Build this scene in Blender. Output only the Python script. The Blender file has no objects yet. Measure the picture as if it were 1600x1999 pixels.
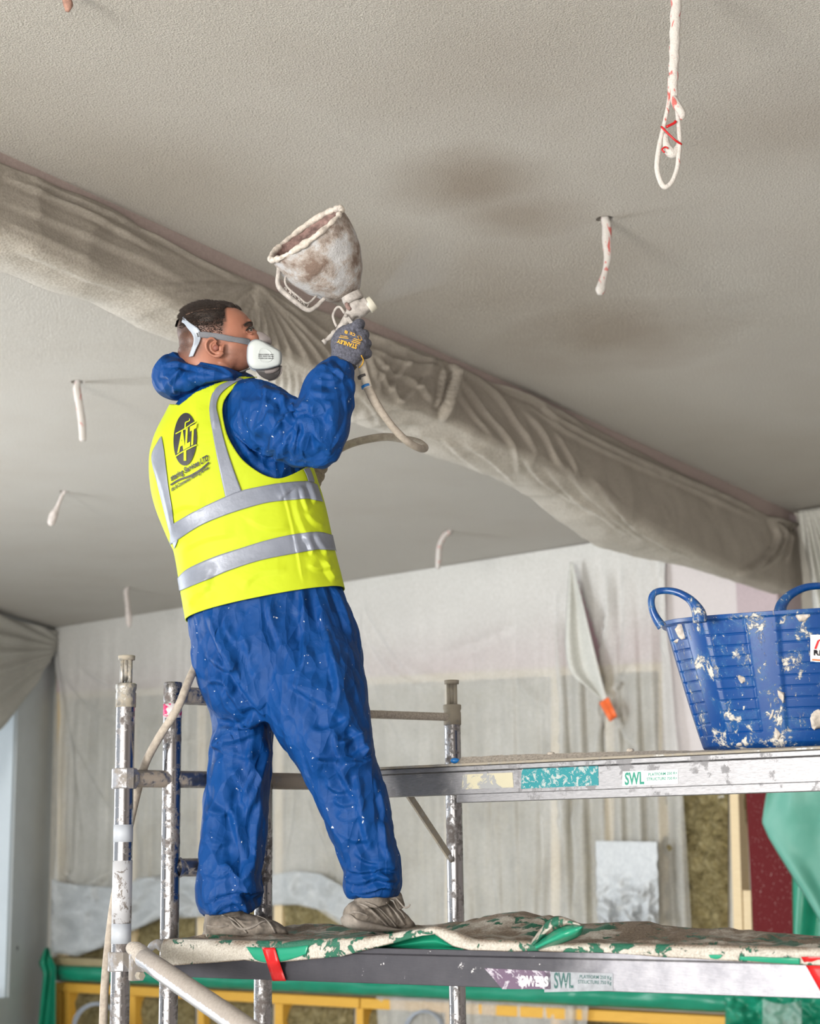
import bpy, bmesh, math, random
import numpy as np
from mathutils import Vector, Matrix, noise as mnoise
from mathutils.bvhtree import BVHTree

# ------------------------------------------------------------------ camera
SC = bpy.context.scene
COL = SC.collection
F = 3300.0; PITCH = math.atan(670 / 3300.0); ROLL = -0.0140; EYE = 1.7
fw = np.array([0, math.cos(PITCH), math.sin(PITCH)])
r0 = np.array([1.0, 0, 0]); u0 = np.cross(r0, fw)
rt = r0 * math.cos(ROLL) + u0 * math.sin(ROLL)
up = -r0 * math.sin(ROLL) + u0 * math.cos(ROLL)
O = np.array([0, 0, EYE])
cd = bpy.data.cameras.new('camera'); cam = bpy.data.objects.new('camera', cd); COL.objects.link(cam)
M = Matrix.Identity(4)
for i in range(3):
    M[i][0] = rt[i]; M[i][1] = up[i]; M[i][2] = -fw[i]; M[i][3] = O[i]
cam.matrix_world = M
cd.sensor_fit = 'HORIZONTAL'; cd.sensor_width = 24.0; cd.lens = F / 1600 * 24.0
cd.clip_start = 0.05; cd.clip_end = 200
cd.dof.use_dof = True; cd.dof.focus_distance = 4.62; cd.dof.aperture_fstop = 3.5
SC.camera = cam

# ------------------------------------------------------------------ world, lights, exposure
SC.view_settings.view_transform = 'Standard'; SC.view_settings.look = 'None'
SC.view_settings.gamma = 1.0; SC.view_settings.use_curve_mapping = False
SC.view_settings.exposure = 1.32
W = bpy.data.worlds.new('world'); SC.world = W; W.use_nodes = True
bg = W.node_tree.nodes['Background']; bg.inputs[0].default_value = (0.86, 0.93, 1.0, 1); bg.inputs[1].default_value = 0.62

def area(name, loc, target, sx, sy, power, col):
    l = bpy.data.lights.new(name, 'AREA'); l.shape = 'RECTANGLE'; l.size = sx; l.size_y = sy
    l.energy = power; l.color = col
    o = bpy.data.objects.new(name, l); COL.objects.link(o); o.location = loc
    o.rotation_euler = (Vector(target) - Vector(loc)).to_track_quat('-Z', 'Z').to_euler()
    return o
area('window_light_near', (-5.6, -3.6, 1.6), (0.8, 6.0, 3.8), 2.6, 2.0, 440, (1.0, 0.965, 0.91))
area('fill_light_rear', (-1.2, -5.2, 1.25), (0.3, 3.0, 4.2), 4.5, 1.8, 150, (1.0, 0.97, 0.92))  # added fill light behind the camera, lifts the ceiling
area('window_light_left', (-5.9, 9.0, 1.5), (1.0, 10.5, 2.5), 6.0, 2.4, 210, (0.92, 0.96, 1.0))

# ------------------------------------------------------------------ pixel/space helpers
def proj(P):
    d = np.asarray(P, float) - O; z = d @ fw
    return np.stack([800 + F * (d @ rt) / z, 999.5 - F * (d @ up) / z], -1)
def ray(x, y): return fw + rt * (x - 800) / F - up * (y - 999.5) / F
def onz(x, y, z): d = ray(x, y); return O + d * ((z - EYE) / d[2])
def at(x, y, Y): d = ray(x, y); return O + d * (Y / d[1])
def onplane(x, y, p, n): d = ray(x, y); return O + d * (((p - O) @ n) / (d @ n))
def unit(v): v = np.asarray(v, float); return v / np.linalg.norm(v)
Zup = np.array([0, 0, 1.0])
rnd = random.Random(7)

# ------------------------------------------------------------------ object helpers
def obj(name, v, f, m=None, parent=None, smooth=True):
    me = bpy.data.meshes.new(name)
    me.from_pydata([tuple(map(float, p)) for p in v], [], [tuple(int(i) for i in q) for q in f]); me.update()
    if smooth and len(me.polygons): me.polygons.foreach_set('use_smooth', [True] * len(me.polygons))
    o = bpy.data.objects.new(name, me); COL.objects.link(o)
    if m: me.materials.append(m)
    if parent is not None: par(o, parent)
    return o
def par(o, p):
    bpy.context.view_layer.update() if False else None
    o.parent = p
    o.matrix_parent_inverse = WM(p).inverted()
def WM(o):
    m = Matrix.LocRotScale(o.location, o.rotation_euler, o.scale)
    if o.parent: m = WM(o.parent) @ o.matrix_parent_inverse @ m
    return m
def thing(name, label, cat, loc, group=None):
    o = bpy.data.objects.new(name, None); COL.objects.link(o); o.location = tuple(map(float, loc))
    o.empty_display_size = 0.1
    return tag(o, label, cat, group)
def tag(o, label=None, cat=None, group=None, kind=None):
    if label: o['label'] = label
    if cat: o['category'] = cat
    if group: o['group'] = group
    if kind: o['kind'] = kind
    return o
def struct(name, v, f, m, parent=None, smooth=False):
    o = obj(name, v, f, m, parent, smooth)
    if parent is None: o['kind'] = 'structure'
    return o
def bevel(o, w, seg=2):
    b = o.modifiers.new('bevel', 'BEVEL'); b.width = w; b.segments = seg; b.limit_method = 'ANGLE'; b.angle_limit = 0.6
    return o
def solid(o, t, off=0):
    s = o.modifiers.new('solid', 'SOLIDIFY'); s.thickness = t; s.offset = off; return o
def subd(o, n=1):
    s = o.modifiers.new('sub', 'SUBSURF'); s.levels = n; s.render_levels = n; return o
def merge(parts):
    V = []; Fc = []; k = 0
    for v, f in parts:
        V.extend([tuple(p) for p in v]); Fc.extend([tuple(i + k for i in q) for q in f]); k += len(v)
    return np.array(V, float), Fc
def box(c, ax, ay, az, hx, hy, hz):
    c = np.asarray(c, float); v = []
    for sx in (-1, 1):
        for sy in (-1, 1):
            for sz in (-1, 1): v.append(c + ax * sx * hx + ay * sy * hy + az * sz * hz)
    return np.array(v), [(0, 1, 3, 2), (4, 6, 7, 5), (0, 4, 5, 1), (2, 3, 7, 6), (0, 2, 6, 4), (1, 5, 7, 3)]
def hull4(q, back):
    """a front quad (4 points) with its copy displaced by the vector back"""
    q = [np.asarray(p, float) for p in q]; v = q + [p + back for p in q]
    return np.array(v), [(0, 1, 2, 3), (7, 6, 5, 4), (0, 4, 5, 1), (1, 5, 6, 2), (2, 6, 7, 3), (3, 7, 4, 0)]
def frame(t):
    t = unit(t); a = np.array([0, 0, 1.0]) if abs(t[2]) < 0.9 else np.array([1.0, 0, 0])
    e1 = unit(np.cross(t, a)); return t, e1, np.cross(t, e1)
def crom(P, n):
    P = np.asarray(P, float)
    if len(P) == 2: return np.array([P[0] + (P[1] - P[0]) * i / n for i in range(n + 1)])
    Q = np.vstack([2 * P[0] - P[1], P, 2 * P[-1] - P[-2]]); out = []
    for i in range(1, len(Q) - 2):
        a, b, c, d = Q[i - 1:i + 3]
        for k in range(n):
            t = k / n
            out.append(0.5 * ((2 * b) + (-a + c) * t + (2 * a - 5 * b + 4 * c - d) * t * t + (-a + 3 * b - 3 * c + d) * t ** 3))
    out.append(Q[-2]); return np.array(out)
def tube(P, r, seg=14, cap=True, smoothn=0, fn=None, closed=False):
    P = np.asarray(P, float); R = np.full(len(P), r, float) if np.isscalar(r) else np.asarray(r, float)
    if len(R) != len(P): R = np.interp(np.linspace(0, 1, len(P)), np.linspace(0, 1, len(R)), R)
    if smoothn:
        A = crom(np.hstack([P, R[:, None]]), smoothn); P, R = A[:, :3], A[:, 3]
    n = len(P); T = np.gradient(P, axis=0)
    if closed: T = np.roll(P, -1, 0) - np.roll(P, 1, 0)
    _, e1, e2 = frame(T[0]); V = []; Fc = []
    for i in range(n):
        t = unit(T[i]); e1 = unit(e1 - t * (e1 @ t)); e2 = np.cross(t, e1)
        for k in range(seg):
            a = 2 * math.pi * k / seg; rr = R[i] * (fn(i, a, P[i]) if fn else 1)
            V.append(P[i] + e1 * math.cos(a) * rr + e2 * math.sin(a) * rr)
    for i in range(n if closed else n - 1):
        for k in range(seg):
            j = (i + 1) % n
            Fc.append((i * seg + k, i * seg + (k + 1) % seg, j * seg + (k + 1) % seg, j * seg + k))
    if cap and not closed:
        Fc.append(tuple(range(seg))[::-1]); Fc.append(tuple((n - 1) * seg + k for k in range(seg)))
    return np.array(V), Fc
def lathe(c, axis, prof, seg=32, e=None):
    """prof: (distance along axis, radius)"""
    t, e1, e2 = frame(axis)
    if e is not None: e1 = unit(e - t * (e @ t)); e2 = np.cross(t, e1)
    V = []; Fc = []
    for d, r in prof:
        for k in range(seg):
            a = 2 * math.pi * k / seg
            V.append(np.asarray(c) + t * d + (e1 * math.cos(a) + e2 * math.sin(a)) * max(r, 1e-4))
    n = len(prof)
    for i in range(n - 1):
        for k in range(seg):
            Fc.append((i * seg + k, i * seg + (k + 1) % seg, (i + 1) * seg + (k + 1) % seg, (i + 1) * seg + k))
    return np.array(V), Fc
def loft(st, seg=36, sub=5, cap=True, pw=2.3):
    """stations in photograph measure: centre x, y, depth Y, half width (px), half thickness (m)"""
    A = crom(np.array([s[:5] for s in st], float), sub)
    C = np.array([at(a[0], a[1], a[2]) for a in A]); Wd = A[:, 3] / F * ((C - O) @ fw); D = A[:, 4]
    T = np.gradient(C, axis=0); V = []; Fc = []; n = len(C)
    for i in range(n):
        t = unit(T[i]); vd = unit(C[i] - O); e1 = unit(np.cross(t, vd)); e2 = np.cross(e1, t)
        for k in range(seg):
            a = 2 * math.pi * k / seg; ca, sa = math.cos(a), math.sin(a)
            ca = math.copysign(abs(ca) ** (2 / pw), ca); sa = math.copysign(abs(sa) ** (2 / pw), sa)
            V.append(C[i] + e1 * ca * Wd[i] + e2 * sa * D[i])
    for i in range(n - 1):
        for k in range(seg):
            Fc.append((i * seg + k, i * seg + (k + 1) % seg, (i + 1) * seg + (k + 1) % seg, (i + 1) * seg + k))
    if cap:
        Fc.append(tuple(range(seg))[::-1]); Fc.append(tuple((n - 1) * seg + k for k in range(seg)))
    return np.array(V), Fc
def ball(c, rx, ry=None, rz=None, axes=None, seg=20):
    ry = ry or rx; rz = rz or rx; V = []; Fc = []; rn = seg // 2
    ax = axes if axes is not None else np.eye(3)
    for i in range(rn + 1):
        ph = math.pi * i / rn
        for k in range(seg):
            a = 2 * math.pi * k / seg
            l = np.array([rx * math.sin(ph) * math.cos(a), ry * math.sin(ph) * math.sin(a), rz * math.cos(ph)])
            V.append(np.asarray(c) + l @ ax)
    for i in range(rn):
        for k in range(seg):
            Fc.append((i * seg + k, i * seg + (k + 1) % seg, (i + 1) * seg + (k + 1) % seg, (i + 1) * seg + k))
    return np.array(V), Fc
def evaluate(o):
    bpy.context.view_layer.update()
    dg = bpy.context.evaluated_depsgraph_get(); me = bpy.data.meshes.new_from_object(o.evaluated_get(dg))
    old = o.data; o.modifiers.clear(); o.data = me; bpy.data.meshes.remove(old)
    return o
def fuse(name, parts, voxel, m, parent=None, smooth=4, fac=0.5):
    v, f = merge(parts); o = obj(name, v, f, m, None)
    r = o.modifiers.new('r', 'REMESH'); r.mode = 'VOXEL'; r.voxel_size = voxel; r.use_smooth_shade = True
    s = o.modifiers.new('s', 'SMOOTH'); s.factor = fac; s.iterations = smooth
    evaluate(o)
    if not o.data.materials: o.data.materials.append(m)
    if parent is not None: par(o, parent)
    return o
def getvn(o):
    me = o.data; n = len(me.vertices); v = np.empty(n * 3); me.vertices.foreach_get('co', v)
    nn = np.empty(n * 3); me.vertex_normals.foreach_get('vector', nn)
    return v.reshape(-1, 3), nn.reshape(-1, 3)
def setv(o, v): o.data.vertices.foreach_set('co', np.asarray(v, float).ravel()); o.data.update()
def polydist(p, L):
    """signed distance of pixels p to polyline L, and the position 0..1 along it"""
    L = np.asarray(L, float); best = np.full(len(p), 1e9); sg = np.zeros(len(p)); tt = np.zeros(len(p))
    seg = np.linalg.norm(np.diff(L, axis=0), axis=1); cum = np.concatenate([[0], np.cumsum(seg)]); tot = cum[-1]
    for i in range(len(L) - 1):
        a, b = L[i], L[i + 1]; d = b - a; l2 = d @ d
        t = np.clip(((p - a) @ d) / l2, 0, 1); q = a + t[:, None] * d; e = p - q
        dist = np.hypot(e[:, 0], e[:, 1]); m = dist < best
        best[m] = dist[m]; sg[m] = np.sign(d[0] * e[:, 1] - d[1] * e[:, 0])[m]
        tt[m] = ((cum[i] + t * seg[i]) / tot)[m]
    return best, sg, tt
def folds(o, L, facing=0.12):
    """press sewn and creased folds into the cloth mesh: (polyline, width, height m)"""
    v, n = getvn(o); vd = v - O; vd /= np.linalg.norm(vd, axis=1)[:, None]
    fr = np.clip((-(n * vd).sum(1) - facing) / 0.25, 0, 1); P = proj(v); D = np.zeros(len(v))
    for pl, w, h in L:
        pl = crom(np.array(pl, float), 4); lo = pl.min(0) - 4 * w; hi = pl.max(0) + 4 * w
        m = np.where(((P > lo) & (P < hi)).all(1))[0]
        if not len(m): continue
        d, s, t = polydist(P[m], pl); x = d * s / w
        prof = np.interp(x, [-2.9, -1.2, 0, 0.75, 2.9], [0, 0.42, 1, -0.32, 0])
        end = np.clip(t / 0.18, 0, 1) * np.clip((1 - t) / 0.18, 0, 1)
        lim = 1.0
        D[m] += h * prof * np.maximum(end, 0.0) * lim
    setv(o, v + n * (D * fr)[:, None])
def crumple(o, amp, scale, stretch=(1, 1, 1), seed=0.0, axis=None, ridged=True):
    v, n = getvn(o); out = np.empty(len(v)); st = Vector(stretch)
    for i, p in enumerate(v):
        q = Vector((p[0] * st[0] + seed, p[1] * st[1], p[2] * st[2])) * scale
        if ridged:
            a = mnoise.noise(q); b = mnoise.noise(q * 2.1 + Vector((5.1, 2.2, 9.7)))
            out[i] = (1 - 2.2 * abs(a)) * 0.7 + (1 - 2.2 * abs(b)) * 0.3 - 0.45
        else: out[i] = mnoise.noise(q)
    setv(o, v + n * (out * amp)[:, None])
def facets(o, amp, sc, seed=0.0):
    """angular creases of a stiff fabric: cones between scattered points"""
    v, n = getvn(o); out = np.empty(len(v))
    for i, p in enumerate(v):
        q = Vector((p[0] * sc[0] + seed, p[1] * sc[1], p[2] * sc[2])); q += Vector((mnoise.noise(q * .7), mnoise.noise(q * .7 + Vector((3, 1, 7))), 0)) * .5
        d = mnoise.voronoi(q)[0]; out[i] = min(d[1] - d[0], 0.5) - 0.25
    setv(o, v + n * (out * amp)[:, None])
def bvh_of(o):
    v, _ = getvn(o); return BVHTree.FromPolygons([Vector(p) for p in v], [tuple(p.vertices) for p in o.data.polygons])
def drape(pts, bvh, off, Y=4.6):
    out = []
    last = None
    for x, y in pts:
        d = Vector(ray(x, y)).normalized(); h = bvh.ray_cast(Vector(O), d)
        if h[0] is None:
            q = Vector(at(x, y, Y)) if last is None else Vector(O) + d * last
            hn = bvh.find_nearest(q); loc = hn[0]; nn = hn[1]
        else: loc, nn = h[0], h[1]; last = (loc - Vector(O)).length
        if nn.dot(d) > 0: nn = -nn
        out.append(np.array(loc - d * off * 0.5 + nn * off * 0.7))
    return np.array(out)
def strip(name, A, B, bvh, off, m, parent, nu=40, nv=5, thick=0.0015, Y=4.6, label=None):
    A = np.array(resample(A, nu)); B = np.array(resample(B, nu)); pts = []
    for i in range(nu):
        for j in range(nv): pts.append(A[i] + (B[i] - A[i]) * j / (nv - 1))
    v = drape(pts, bvh, off, Y); f = [(i * nv + j, i * nv + j + 1, (i + 1) * nv + j + 1, (i + 1) * nv + j) for i in range(nu - 1) for j in range(nv - 1)]
    o = obj(name, v, f, m, parent); solid(o, thick, 0)
    if label: o['label'] = label
    return o
def resample(L, n):
    L = crom(np.array(L, float), 6); s = np.concatenate([[0], np.cumsum(np.linalg.norm(np.diff(L, axis=0), axis=1))])
    t = np.linspace(0, s[-1], n); return np.stack([np.interp(t, s, L[:, k]) for k in range(L.shape[1])], 1)
def text2d(s, bold=0.0):
    c = bpy.data.curves.new('t', 'FONT'); c.body = s; c.size = 1; c.offset = bold; c.resolution_u = 3
    o = bpy.data.objects.new('t', c); COL.objects.link(o); bpy.context.view_layer.update()
    me = bpy.data.meshes.new_from_object(o.evaluated_get(bpy.context.evaluated_depsgraph_get()))
    v = np.array([p.co[:2] for p in me.vertices]); f = [tuple(p.vertices) for p in me.polygons]
    bpy.data.objects.remove(o); bpy.data.curves.remove(c); bpy.data.meshes.remove(me)
    mn = v.min(0); mx = v.max(0); return (v - mn) / (mx - mn), f
def quadmap(uv, q):
    """uv 0..1 -> pixel quad (bottom left, bottom right, top right, top left)"""
    q = np.array(q, float); u = uv[:, :1]; v = uv[:, 1:]
    return (q[0] * (1 - u) + q[1] * u) * (1 - v) + (q[3] * (1 - u) + q[2] * u) * v
def textdecal(name, s, q, surf, m, parent, bold=0.0, off=0.003, label=None, mirror=False):
    uv, f = text2d(s, bold)
    P = quadmap(uv, q)
    v = drape(P, surf, off) if isinstance(surf, BVHTree) else np.array([onplane(x, y, surf[0] + surf[1] * off, surf[1]) for x, y in P])
    o = obj(name, v, f, m, parent, smooth=False)
    if label: o['label'] = label
    return o

# ------------------------------------------------------------------ materials
class NT:
    def __init__(s, name):
        s.m = bpy.data.materials.new(name); s.m.use_nodes = True; s.t = s.m.node_tree; s.t.nodes.clear()
        s.out = s.n('ShaderNodeOutputMaterial'); s.b = s.n('ShaderNodeBsdfPrincipled'); s.l(s.b.outputs[0], s.out.inputs[0])
        s.co = s.n('ShaderNodeTexCoord').outputs['Object']
    def n(s, k, **kw):
        x = s.t.nodes.new(k)
        for a, b in kw.items(): setattr(x, a, b)
        return x
    def l(s, a, b): s.t.links.new(a, b)
    def scaled(s, sc, loc=(0, 0, 0)):
        x = s.n('ShaderNodeMapping'); x.inputs['Scale'].default_value = sc; x.inputs['Location'].default_value = loc; s.l(s.co, x.inputs[0]); return x.outputs[0]
    def noise(s, scale, detail=4, rough=0.6, co=None, dist=0.0):
        x = s.n('ShaderNodeTexNoise'); x.inputs['Scale'].default_value = scale; x.inputs['Detail'].default_value = detail
        x.inputs['Roughness'].default_value = rough; x.inputs['Distortion'].default_value = dist; s.l(co or s.co, x.inputs['Vector']); return x.outputs[0]
    def vor(s, scale, feature='F1', co=None):
        x = s.n('ShaderNodeTexVoronoi', feature=feature); x.inputs['Scale'].default_value = scale; s.l(co or s.co, x.inputs['Vector']); return x.outputs['Distance']
    def ramp(s, fac, stops, interp='LINEAR'):
        x = s.n('ShaderNodeValToRGB'); x.color_ramp.interpolation = interp; e = x.color_ramp.elements
        while len(e) < len(stops): e.new(0.5)
        for k, (p, c) in enumerate(stops):
            e[k].position = p; e[k].color = (*c, 1) if not np.isscalar(c) else (c, c, c, 1)
        s.l(fac, x.inputs[0]); return x.outputs[0]
    def mix(s, fac, a, b, mode='MIX'):
        x = s.n('ShaderNodeMix', data_type='RGBA', blend_type=mode)
        for i, val in ((0, fac), (6, a), (7, b)):
            if isinstance(val, bpy.types.NodeSocket): s.l(val, x.inputs[i])
            elif np.isscalar(val): x.inputs[i].default_value = val
            else: x.inputs[i].default_value = (*val, 1)
        return x.outputs[2]
    def math(s, op, a, b=None, c=None):
        x = s.n('ShaderNodeMath', operation=op)
        for i, val in enumerate((a, b, c)):
            if val is None: continue
            if isinstance(val, bpy.types.NodeSocket): s.l(val, x.inputs[i])
            else: x.inputs[i].default_value = val
        return x.outputs[0]
    def bump(s, h, strength, dist, prev=None):
        x = s.n('ShaderNodeBump'); x.inputs['Strength'].default_value = strength; x.inputs['Distance'].default_value = dist
        s.l(h, x.inputs['Height'])
        if prev is not None: s.l(prev, x.inputs['Normal'])
        s.l(x.outputs[0], s.b.inputs['Normal']); return x.outputs[0]
    def set(s, **k):
        for a, v in k.items():
            i = s.b.inputs[a.replace('_', ' ')]
            if isinstance(v, bpy.types.NodeSocket): s.l(v, i)
            elif isinstance(v, tuple): i.default_value = (*v, 1)
            else: i.default_value = v
        return s
    def translucent(s, col, fac, transp=0.0):
        t = s.n('ShaderNodeBsdfTranslucent'); t.inputs[0].default_value = (*col, 1)
        a = s.n('ShaderNodeMixShader'); a.inputs[0].default_value = fac; s.l(s.b.outputs[0], a.inputs[1]); s.l(t.outputs[0], a.inputs[2]); o = a.outputs[0]
        if transp:
            tr = s.n('ShaderNodeBsdfTransparent'); b = s.n('ShaderNodeMixShader')
            if isinstance(transp, bpy.types.NodeSocket): s.l(transp, b.inputs[0])
            else: b.inputs[0].default_value = transp
            s.l(o, b.inputs[1]); s.l(tr.outputs[0], b.inputs[2]); o = b.outputs[0]
        s.l(o, s.out.inputs[0]); return s
def plain(name, col, rough=0.6, metal=0.0, var=0.12, scale=30, bump=0.0, bscale=None, spec=0.5):
    t = NT(name); n = t.noise(scale, 4)
    c = t.mix(t.ramp(n, [(0.3, 0.0), (0.7, 1.0)]), tuple(x * (1 - var) for x in col), tuple(min(1, x * (1 + var)) for x in col))
    t.set(Base_Color=c, Roughness=rough, Metallic=metal); t.b.inputs['Specular IOR Level'].default_value = spec
    if bump: t.bump(t.noise(bscale or scale * 3, 5), 0.5, bump)
    return t.m
MT = {}
def mk_ceiling():
    t = NT('sprayed_plaster')
    a = t.noise(150, 3, 0.6); b = t.noise(1.3, 4, 0.55)
    spat = t.ramp(a, [(0.35, (0.62, 0.58, 0.52)), (0.62, (0.88, 0.85, 0.785))])
    c = t.mix(t.ramp(b, [(0.45, 0.0), (0.8, 0.35)]), spat, (0.62, 0.56, 0.48))
    # freshly sprayed damp patch above the gun
    damp = None; wn_ = t.math('MULTIPLY', t.math('SUBTRACT', t.noise(1.7, 3), 0.5), 0.9)
    for (px_, py_, r_, s_) in ((915, 365, 0.42, .75), (1010, 420, 0.42, .6), (1180, 650, 0.75, .7), (1010, 560, 1.1, .4), (960, 110, 0.7, .25), (1560, 250, 0.6, .3), (300, 330, 0.7, .2)):
        x = t.n('ShaderNodeVectorMath', operation='DISTANCE'); t.l(t.co, x.inputs[0]); x.inputs[1].default_value = tuple(onz(px_, py_, 4.2))
        k = t.ramp(t.math('MULTIPLY', t.math('ADD', x.outputs['Value'], t.math('MULTIPLY', wn_, r_)), 0.5 / r_), [(0.08, s_), (0.5, 0.0)])
        damp = k if damp is None else t.math('MAXIMUM', damp, k)
    c = t.mix(damp, c, (0.40, 0.325, 0.25)); t.set(Base_Color=c, Roughness=0.85)
    h = t.math('ADD', t.ramp(t.noise(150, 3, 0.65), [(0.38, 0.0), (0.68, 1.0)]), t.math('MULTIPLY', t.vor(90), 0.5))
    t.bump(h, 1.0, 0.009); return t.m
MT['ceiling'] = mk_ceiling()
def mk_sheet(name, lo, hi, transp=0.0, bumpd=0.002, scale=110, rough=0.7, trans=0.12):
    t = NT(name); a = t.noise(scale, 3, 0.6); b = t.noise(2.2, 4); at_ = t.n('ShaderNodeAttribute', attribute_name='near_face_tone').outputs['Fac']
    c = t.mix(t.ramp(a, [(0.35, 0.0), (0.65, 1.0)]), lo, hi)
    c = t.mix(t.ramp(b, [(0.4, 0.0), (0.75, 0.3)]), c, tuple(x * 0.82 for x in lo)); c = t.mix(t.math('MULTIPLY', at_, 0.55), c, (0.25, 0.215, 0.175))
    t.set(Base_Color=c, Roughness=rough); t.bump(t.noise(scale, 4, 0.6), 0.7, bumpd)
    t.translucent((0.75, 0.76, 0.74), trans, transp); return t.m
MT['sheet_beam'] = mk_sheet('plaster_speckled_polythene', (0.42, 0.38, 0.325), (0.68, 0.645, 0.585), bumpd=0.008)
def mk_wallsheet():
    t = NT('clouded_polythene'); a = t.noise(60, 3, 0.6); b = t.noise(1.6, 4)
    c = t.mix(t.ramp(a, [(0.35, 0.0), (0.65, 1.0)]), (0.62, 0.615, 0.58), (0.75, 0.745, 0.72)); t.set(Base_Color=c, Roughness=0.45)
    sx = t.n('ShaderNodeSeparateXYZ'); t.l(t.co, sx.inputs[0])
    # overspray lies thick near the ceiling and thins out downwards
    tr = t.math('MULTIPLY', t.ramp(t.math('MULTIPLY', sx.outputs[2], 0.25), [(0.42, 0.55), (0.76, 0.46), (0.84, 0.36), (0.92, 0.12), (1.0, 0.04)]), t.ramp(b, [(0.3, 0.65), (0.7, 1.0)]))
    t.translucent((0.8, 0.82, 0.82), 0.12, tr); return t.m
MT['wall_sheet'] = mk_wallsheet()
MT['hem_sheet'] = mk_sheet('pale_polythene_hem', (0.55, 0.58, 0.60), (0.68, 0.71, 0.73), 0.42, 0.001, 30, 0.35, 0.15)
MT['white_sheet'] = mk_sheet('white_polythene', (0.62, 0.65, 0.68), (0.74, 0.77, 0.79), 0.22, 0.001, 30, 0.35, 0.15)
MT['board_pale'] = plain('oversprayed_board', (0.62, 0.575, 0.57), 0.9, var=0.05, scale=60, bump=0.003)
MT['plaster_pink'] = plain('pink_plaster', (0.62, 0.42, 0.47), 0.9, var=0.08, scale=60, bump=0.003, bscale=150)
MT['box_pink'] = plain('dusty_pink_board', (0.46, 0.38, 0.40), 0.9, var=0.08, scale=60, bump=0.003, bscale=150)
MT['wall_base'] = plain('dusty_back_wall', (0.50, 0.48, 0.43), 0.9, var=0.08, scale=10)
MT['beam_pink'] = plain('sprayed_pink_board', (0.36, 0.29, 0.27), 0.9, var=0.1, scale=80, bump=0.004, bscale=150)
MT['wall_grey'] = plain('grey_white_plaster', (0.52, 0.56, 0.58), 0.75, var=0.04, scale=4)
MT['wall_shade'] = plain('window_reveal_paint', (0.66, 0.74, 0.80), 0.6, var=0.03, scale=3)
MT['floor'] = plain('concrete_floor', (0.70, 0.68, 0.64), 0.85, var=0.15, scale=2)
def mk_wool():
    t = NT('mineral_wool'); w = t.noise(14, 6, 0.75, dist=1.2); n = t.noise(90, 4)
    c = t.ramp(w, [(0.32, (0.10, 0.075, 0.02)), (0.5, (0.34, 0.275, 0.12)), (0.7, (0.54, 0.46, 0.26))])
    t.set(Base_Color=c, Roughness=0.95); t.bump(t.math('ADD', w, t.math('MULTIPLY', n, 0.3)), 1.0, 0.05); return t.m
MT['wool'] = mk_wool()
def mk_wood(name, a, b):
    t = NT(name); co = t.scaled((3, 3, 40)); n = t.noise(3, 4, 0.6, co); t.set(Base_Color=t.mix(n, a, b), Roughness=0.6); return t.m
MT['timber'] = mk_wood('pale_batten_timber', (0.62, 0.47, 0.26), (0.80, 0.66, 0.43))
MT['timber_yellow'] = mk_wood('yellow_treated_timber', (0.60, 0.31, 0.035), (0.80, 0.47, 0.07))
MT['timber_dark'] = mk_wood('dusty_sill_timber', (0.30, 0.24, 0.13), (0.42, 0.35, 0.2))
def mk_maroon():
    t = NT('maroon_primer_steel'); n = t.noise(70, 2, 0.5)
    t.set(Base_Color=t.mix(t.ramp(n, [(0.66, 0.0), (0.70, 0.8)]), (0.115, 0.011, 0.013), (0.36, 0.22, 0.21)), Roughness=0.7); t.b.inputs['Specular IOR Level'].default_value = 0.15; return t.m
MT['maroon'] = mk_maroon()
def mk_green(name, col, hi, rough=0.28):
    t = NT(name); c = t.mix(t.noise(6, 4), col, hi); t.set(Base_Color=c, Roughness=rough)
    co = t.scaled((1, 1, 0.35)); t.bump(t.vor(7, 'SMOOTH_F1', co), 0.5, 0.03); t.translucent(col, 0.15); return t.m
MT['green'] = mk_green('green_membrane', (0.008, 0.22, 0.12), (0.02, 0.34, 0.21))
MT['green_pale'] = mk_green('dusty_green_membrane', (0.08, 0.36, 0.27), (0.20, 0.50, 0.40), 0.45)
def mk_metal(name, base, dirt, cover, rough=0.34, streak=(1, 1, 14), dscale=14, flake=None):
    t = NT(name); co = t.scaled(streak); a = t.noise(9, 5, 0.6); b = t.noise(dscale, 6, 0.7); s = t.noise(60, 4, 0.6, co)
    m = t.mix(t.ramp(s, [(0.3, 0.0), (0.7, 1.0)]), tuple(x * 0.75 for x in base), base)
    mask = t.ramp(t.math('ADD', t.math('MULTIPLY', a, 0.5), t.math('MULTIPLY', b, 0.5)), [(cover - 0.03, 1.0), (cover + 0.05, 0.0)])
    c = t.mix(mask, m, dirt); metal = t.math('SUBTRACT', 1.0, mask)
    rg = t.mix(mask, (rough,) * 3, (0.9,) * 3)
    if flake:
        f = t.ramp(t.noise(26, 6, 0.7), [(flake - 0.01, 0.0), (flake + 0.01, 1.0)])
        c = t.mix(f, c, (0.62, 0.64, 0.66)); metal = t.math('MULTIPLY', metal, t.math('SUBTRACT', 1.0, f))
    t.set(Base_Color=c, Metallic=metal, Roughness=rg); t.bump(t.math('ADD', s, t.math('MULTIPLY', mask, 2.0)), 0.25, 0.002); return t.m
MT['alu'] = mk_metal('dirty_aluminium_tube', (0.28, 0.275, 0.28), (0.11, 0.095, 0.09), 0.44, 0.25, (1, 1, 0.05), 45)
MT['alu_rung'] = mk_metal('dusty_ribbed_rung', (0.30, 0.29, 0.29), (0.25, 0.215, 0.18), 0.50, 0.4, (1, 1, 1), 40)
MT['alu_beam'] = mk_metal('scuffed_aluminium_beam', (0.31, 0.31, 0.325), (0.23, 0.23, 0.245), 0.42, 0.5, (1, 1, 6), 26)
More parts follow.
